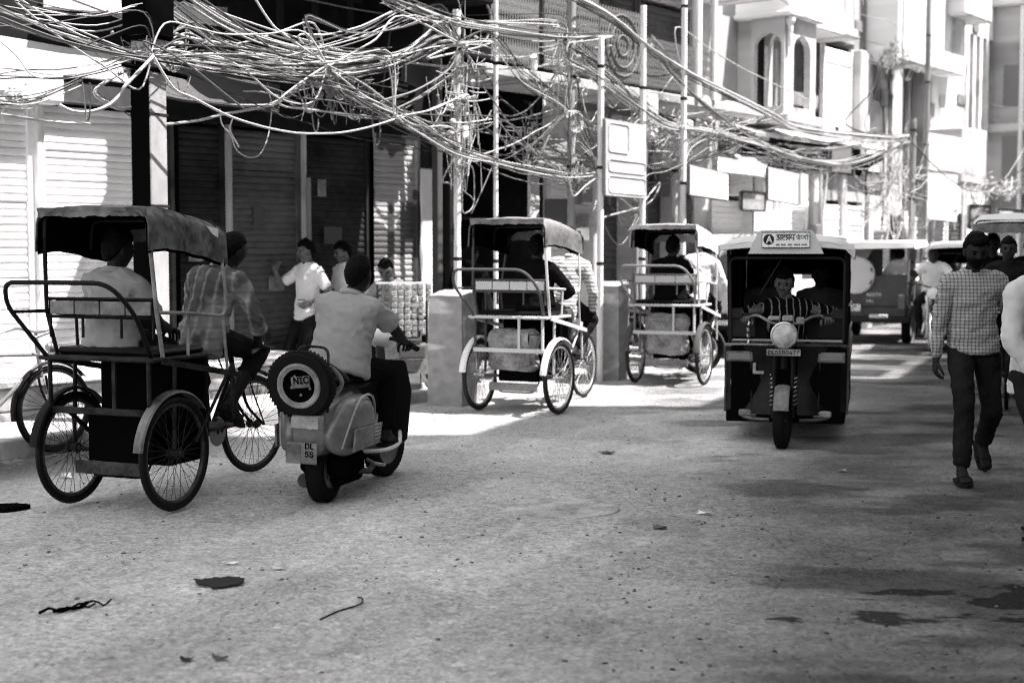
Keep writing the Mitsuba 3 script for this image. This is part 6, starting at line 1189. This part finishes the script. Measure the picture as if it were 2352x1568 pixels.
v.put('roof_edge', tube([(-.68, -.15, 1.68), (.68, -.15, 1.68), (.68, 2.3, 1.72), (-.68, 2.3, 1.72)], .025, 6, True), 'white_paint')
for s in (-1, 1):
    for y in (.02, 1.1, 2.2): v.put('post', cyl((s*.6, y, .66), (s*.62, y, 1.7), .022, 8), 'grey_paint')
    fat_wheel(v, s*.56, .5, .29, .15, tread=False, rim='grey_paint'); fat_wheel(v, s*.54, 2.45, .27, .14, tread=False, rim='grey_paint')
    v.put('wheel_arch', X(mudguard(0, 0, .36, -75, 75, .1), tr(s*.56, .5, .29)), 'grey_paint', 50)
    v.put('rear_lamp', box((s*.52, -.02, .70), (.12, .05, .26), .015), 'worn_paint')
v.put('spare_cover', X(lathe([(0, .07), (.25, .07), (.30, .045), (.31, 0), (.31, -.06), (0, -.06)][::-1], 36), tr(-.22, -.09, 1.15) @ rot('x', 90)), 'cream', 40, label='pale round spare-wheel cover')
for a in (20, -25): v.put('cover_slot', X(X(box((.27, 0, .06), (.03, .07, .02), .006), rot('z', a)), tr(-.22, -.09, 1.15) @ rot('x', 90)), 'charcoal')
v.put('rear_hood', sheet([(-.62, -.0, 1.68), (.2, -.0, 1.68), (.2, .0, 1.16), (-.62, .0, 1.16)], .02, 8, 6, .02), 'charcoal', 40)
v.put('roof_flap', sheet([(-.70, -.17, 1.69), (.70, -.17, 1.69), (.71, -.19, 1.60), (-.71, -.19, 1.58)], .015, 16, 4, .03), 'cream', 40)
v.put('roof_flap', sheet([(.70, -.17, 1.69), (.70, 2.3, 1.73), (.72, 2.3, 1.64), (.72, -.17, 1.58)], .015, 16, 4, .03), 'cream', 40)
v.put('rear_curtain', sheet([(-.6, -.02, 1.68), (.1, -.02, 1.68), (-.05, -.08, 1.42), (-.6, -.03, 1.36)], .02, 12, 8, .05), 'grey_paint', 40)
v.put('plate', bx(-.42, -.14, -.085, -.075, .55, .67, .005), 'cream')
for i, (t, zz) in enumerate((('DL 2W', .615), ('4671', .562))): v.put('plate_text', X(textm(t, .042), tr(-.39, -.086, zz) @ rot('x', 90)), 'soot')
v.put('back_text', X(textm('BERTH', .055), tr(-.06, -.004, .80) @ rot('x', 90)), 'cream'); v.put('back_text', X(textm('HAL', .045), tr(-.06, -.004, .70) @ rot('x', 90)), 'cream')
v.put('step', bx(-.0, .3, -.09, -.03, .44, .5, .01), 'cream'); v.put('bench', cat(box((-.35, 1.0, .8), (.4, 1.6, .08), .02), box((.35, 1.0, .8), (.4, 1.6, .08), .02)), 'charcoal')
v.put('mirror', cat(cyl((.62, 2.3, 1.2), (.85, 2.35, 1.3), .012, 5), sph((.88, 2.35, 1.32), .08, 8)*1 if 0 else X(lathe([(0, -.02), (.08, -.015), (.085, .005), (0, .012)], 16), tr(.88, 2.35, 1.32) @ rot('x', 90))), 'dark_grey', 40)
for i, (x, y, lab) in enumerate(((.38, .5, 'passenger in white on the right-hand bench of the dark wagon'), (.36, 1.3, 'second passenger in white, farther forward in the dark wagon'))):
    person(lab, jp.M, dict(hip=(x, y, .93), neck=(x-.02, y, 1.38), head=(x-.04, y, 1.5), twist=-70, hip_turn=-70, look=(-60, 0, 0), hands=[(x-.3, y+.1, .95), (x-.3, y-.1, .95)], feet=[(x-.42, y+.1, .5), (x-.42, y-.1, .5)], knees=[(-1, .1, .4), (-1, -.1, .4)], foot_dir=[(-1, 0, -.1)]*2), shirt='white_shirt', trousers='white_shirt', seed=30+i)
# white minivan in the sun
v = vn = Veh('minivan', 'plain white minivan parked in the sun behind the third rickshaw', 'van', (3.75, 22.7), 30)
prof = [(0, .32), (3.1, .32), (3.25, .5), (3.2, .95), (2.75, 1.7), (2.55, 1.8), (.15, 1.82), (.02, 1.65), (-.05, .9)]
MP = frame(A(0, 0, 0), A(0, 1, 0), A(0, 0, 1), A(1, 0, 0))
v.put('body', X(prism(sg.Polygon(prof).buffer(-.03).buffer(.03), 1.44, -.72), MP), 'white_paint', 30)
v.put('rear_window', bx(-.56, .56, -.03, .02, 1.12, 1.52, .02), 'grey_paint'); v.put('window_strip', bx(-.6, .6, -.055, -.02, 1.1, 1.14, .01), 'dark_grey')
for s in (-1, 1):
    v.put('side_window', bx(s*.715, s*.73, .4, 2.5, 1.12, 1.55, .004), 'dark_grey'); v.put('tail_lamp', box((s*.64, -.04, .88), (.12, .06, .3), .02), 'grey_paint')
    for y in (.6, 2.6): fat_wheel(v, s*.62, y, .28, .16, tread=False, rim='grey_paint')
v.put('bumper', bx(-.72, .72, -.12, .06, .3, .56, .05), 'charcoal'); v.put('bumper_strip', bx(-.70, .70, -.135, -.12, .38, .46, .01), 'white_paint'); v.put('number_plate', bx(-.24, .24, -.065, -.05, .68, .8, .004), 'cream')

# people far down the street
for i, (px, d, hd_, lab, sh_) in enumerate(((1895, 1.2, 40, 'distant man in a white shirt walking past the far shutters', 'white_shirt'), (2165, 2.2, 200, 'distant man in dark clothes standing right of the far post', 'dark_cloth'), (1078, 1.2, 30, 'dark-haired man by the lumpy pole behind the middle rickshaw', 'dark_cloth'))):
    person(lab, onF(px, d, hd_), dict(hip=(0, 0, .90), neck=(0, .02, 1.40), head=(0, .05, 1.53), hands=[(-.24, .1, .85), (.24, .1, .85)], feet=[(-.1, .15, .09), (.1, -.12, .1)]), shirt=sh_, trousers='trouser_dark', seed=40+i)

# litter on the road
def G(px, py, dz=0.): p = gp(px, py); p[2] = gz(p[0], p[1])+dz; return p
tw = []
for off, ln in ((0, .5), (.02, .34), (-.015, .28)):
    a, b = G(90+off*300, 1415), G(262, 1388); p = np.linspace(0, 1, 14)[:, None]; q = a*(1-p)+b*p
    q = q[int(14*(1-ln*2)/2) if ln < .5 else 0:][:int(14*ln*2)]
    q = q+np.stack([np.sin(p[:len(q), 0]*17+off*90)*.008, np.sin(p[:len(q), 0]*12+off*200)*.03, .012+.01*np.sin(p[:len(q), 0]*20+off*50)], 1)
    tw.append(tube(q, np.linspace(.007, .004, len(q)), 6))
solo('twig', cat(*tw), 'soot', 'dark twisted twig lying at the lower left of the road', 'twig', smooth=True)
def flake(px, py, w, h, mat, lab, cat_='litter', name='paper_scrap', seed=0, th=.003, curl=.012):
    c = G(px, py); g = np.random.default_rng(seed); n = 28
    P_ = np.zeros((n, 6, 3))
    for i in range(n):
        a = 2*math.pi*i/(n-1); rr = .5+.4*meshkit.noise(A(math.cos(a)*2.2+seed, math.sin(a)*2.2, seed))+.5*meshkit.noise(A(math.cos(a)*7+seed, math.sin(a)*7, seed))
        for j in range(6):
            q = j/5*rr; x, y = c[0]+q*w*math.cos(a), c[1]+q*h*math.sin(a)
            P_[i, j] = x, y, gz(x, y)+.006+curl*q*q*(.5+.5*math.sin(a*2+seed))
    solo(name, shell(P_, th), mat, lab, cat_, smooth=40)
flake(503, 1345, .125, .09, 'charcoal', 'flat dark torn piece of card in the left foreground', seed=1, th=.006)
flake(640, 1312, .04, .018, 'cream', 'pale curled leaf left of centre in the foreground', 'leaf', 'dry_leaf', 2)
flake(1396, 1041, .06, .05, 'dark_grey', 'dark scrap in the middle of the road before the electric rickshaw', seed=3)
flake(1515, 1216, .045, .035, 'dark_grey', 'dark leaf right of the round patch', 'leaf', 'dry_leaf', 4)
flake(1935, 1082, .04, .02, 'worn_board', 'small pale scrap right of the electric rickshaw', seed=6)
flake(530, 1300, .04, .02, 'paper', 'tiny pale twisted scrap above the torn card', seed=7)
flake(430, 1522, .03, .02, 'charcoal', 'small dark scrap at the bottom left', seed=8)
flake(505, 1520, .03, .02, 'dark_grey', 'small grey chip at the bottom edge', seed=9)
flake(1620, 1182, .05, .02, 'paper', 'white sliver on the road right of the round patch', seed=10)
tube_pts = [G(735, 1425, .004), G(775, 1408, .006), G(800, 1400, .005), G(830, 1392, .01), G(832, 1382, .012), G(822, 1378, .008)]
solo('string', tube(smoothpath(tube_pts, 5), .004, 5), 'charcoal', 'thin dark string curling in the middle foreground', 'string', smooth=True)
for i, (px, py) in enumerate(((495, 985), (520, 990), (455, 998), (560, 978), (150, 1095), (330, 1060), (700, 985), (620, 1006))):
    flake(px, py, .05, .03, ('paper', 'white_paint', 'dark_grey')[i % 3], f"{('white', 'bright', 'grey')[i % 3]} litter scrap in the gutter, {('first', 'second', 'third', 'fourth', 'fifth', 'sixth', 'seventh', 'eighth')[i]} of the gutter scraps", seed=20+i, curl=.03)
# round cast cover set in the road, and the dark lump at the left edge
mc = G(1292, 1172)
M_('cover_mat', dirty(.255, .5, 9., 9.), .9, 0, .15)
k = thing('manhole_cover', 'round dusty manhole cover in the middle of the road', 'manhole cover')
put('disc', X(lathe([(0, .004), (.33, .004), (.345, .001), (.355, -.02)], 48), tr(mc[0], mc[1], mc[2]+.004)), 'cover_mat', k, 30)
c = G(30, 1166)
solo('rubble', bumpy(subdiv(hull([(c[0]-.03+.11*math.cos(a)*(1+.3*math.sin(3*a)), c[1]+.1*math.sin(a), c[2]+z) for a in np.linspace(0, 6, 11) for z in (-.01, .025)]), .03), .014, .07, 3), 'soot', 'black flattened lump on the road at the left edge', 'rubble', smooth=50)
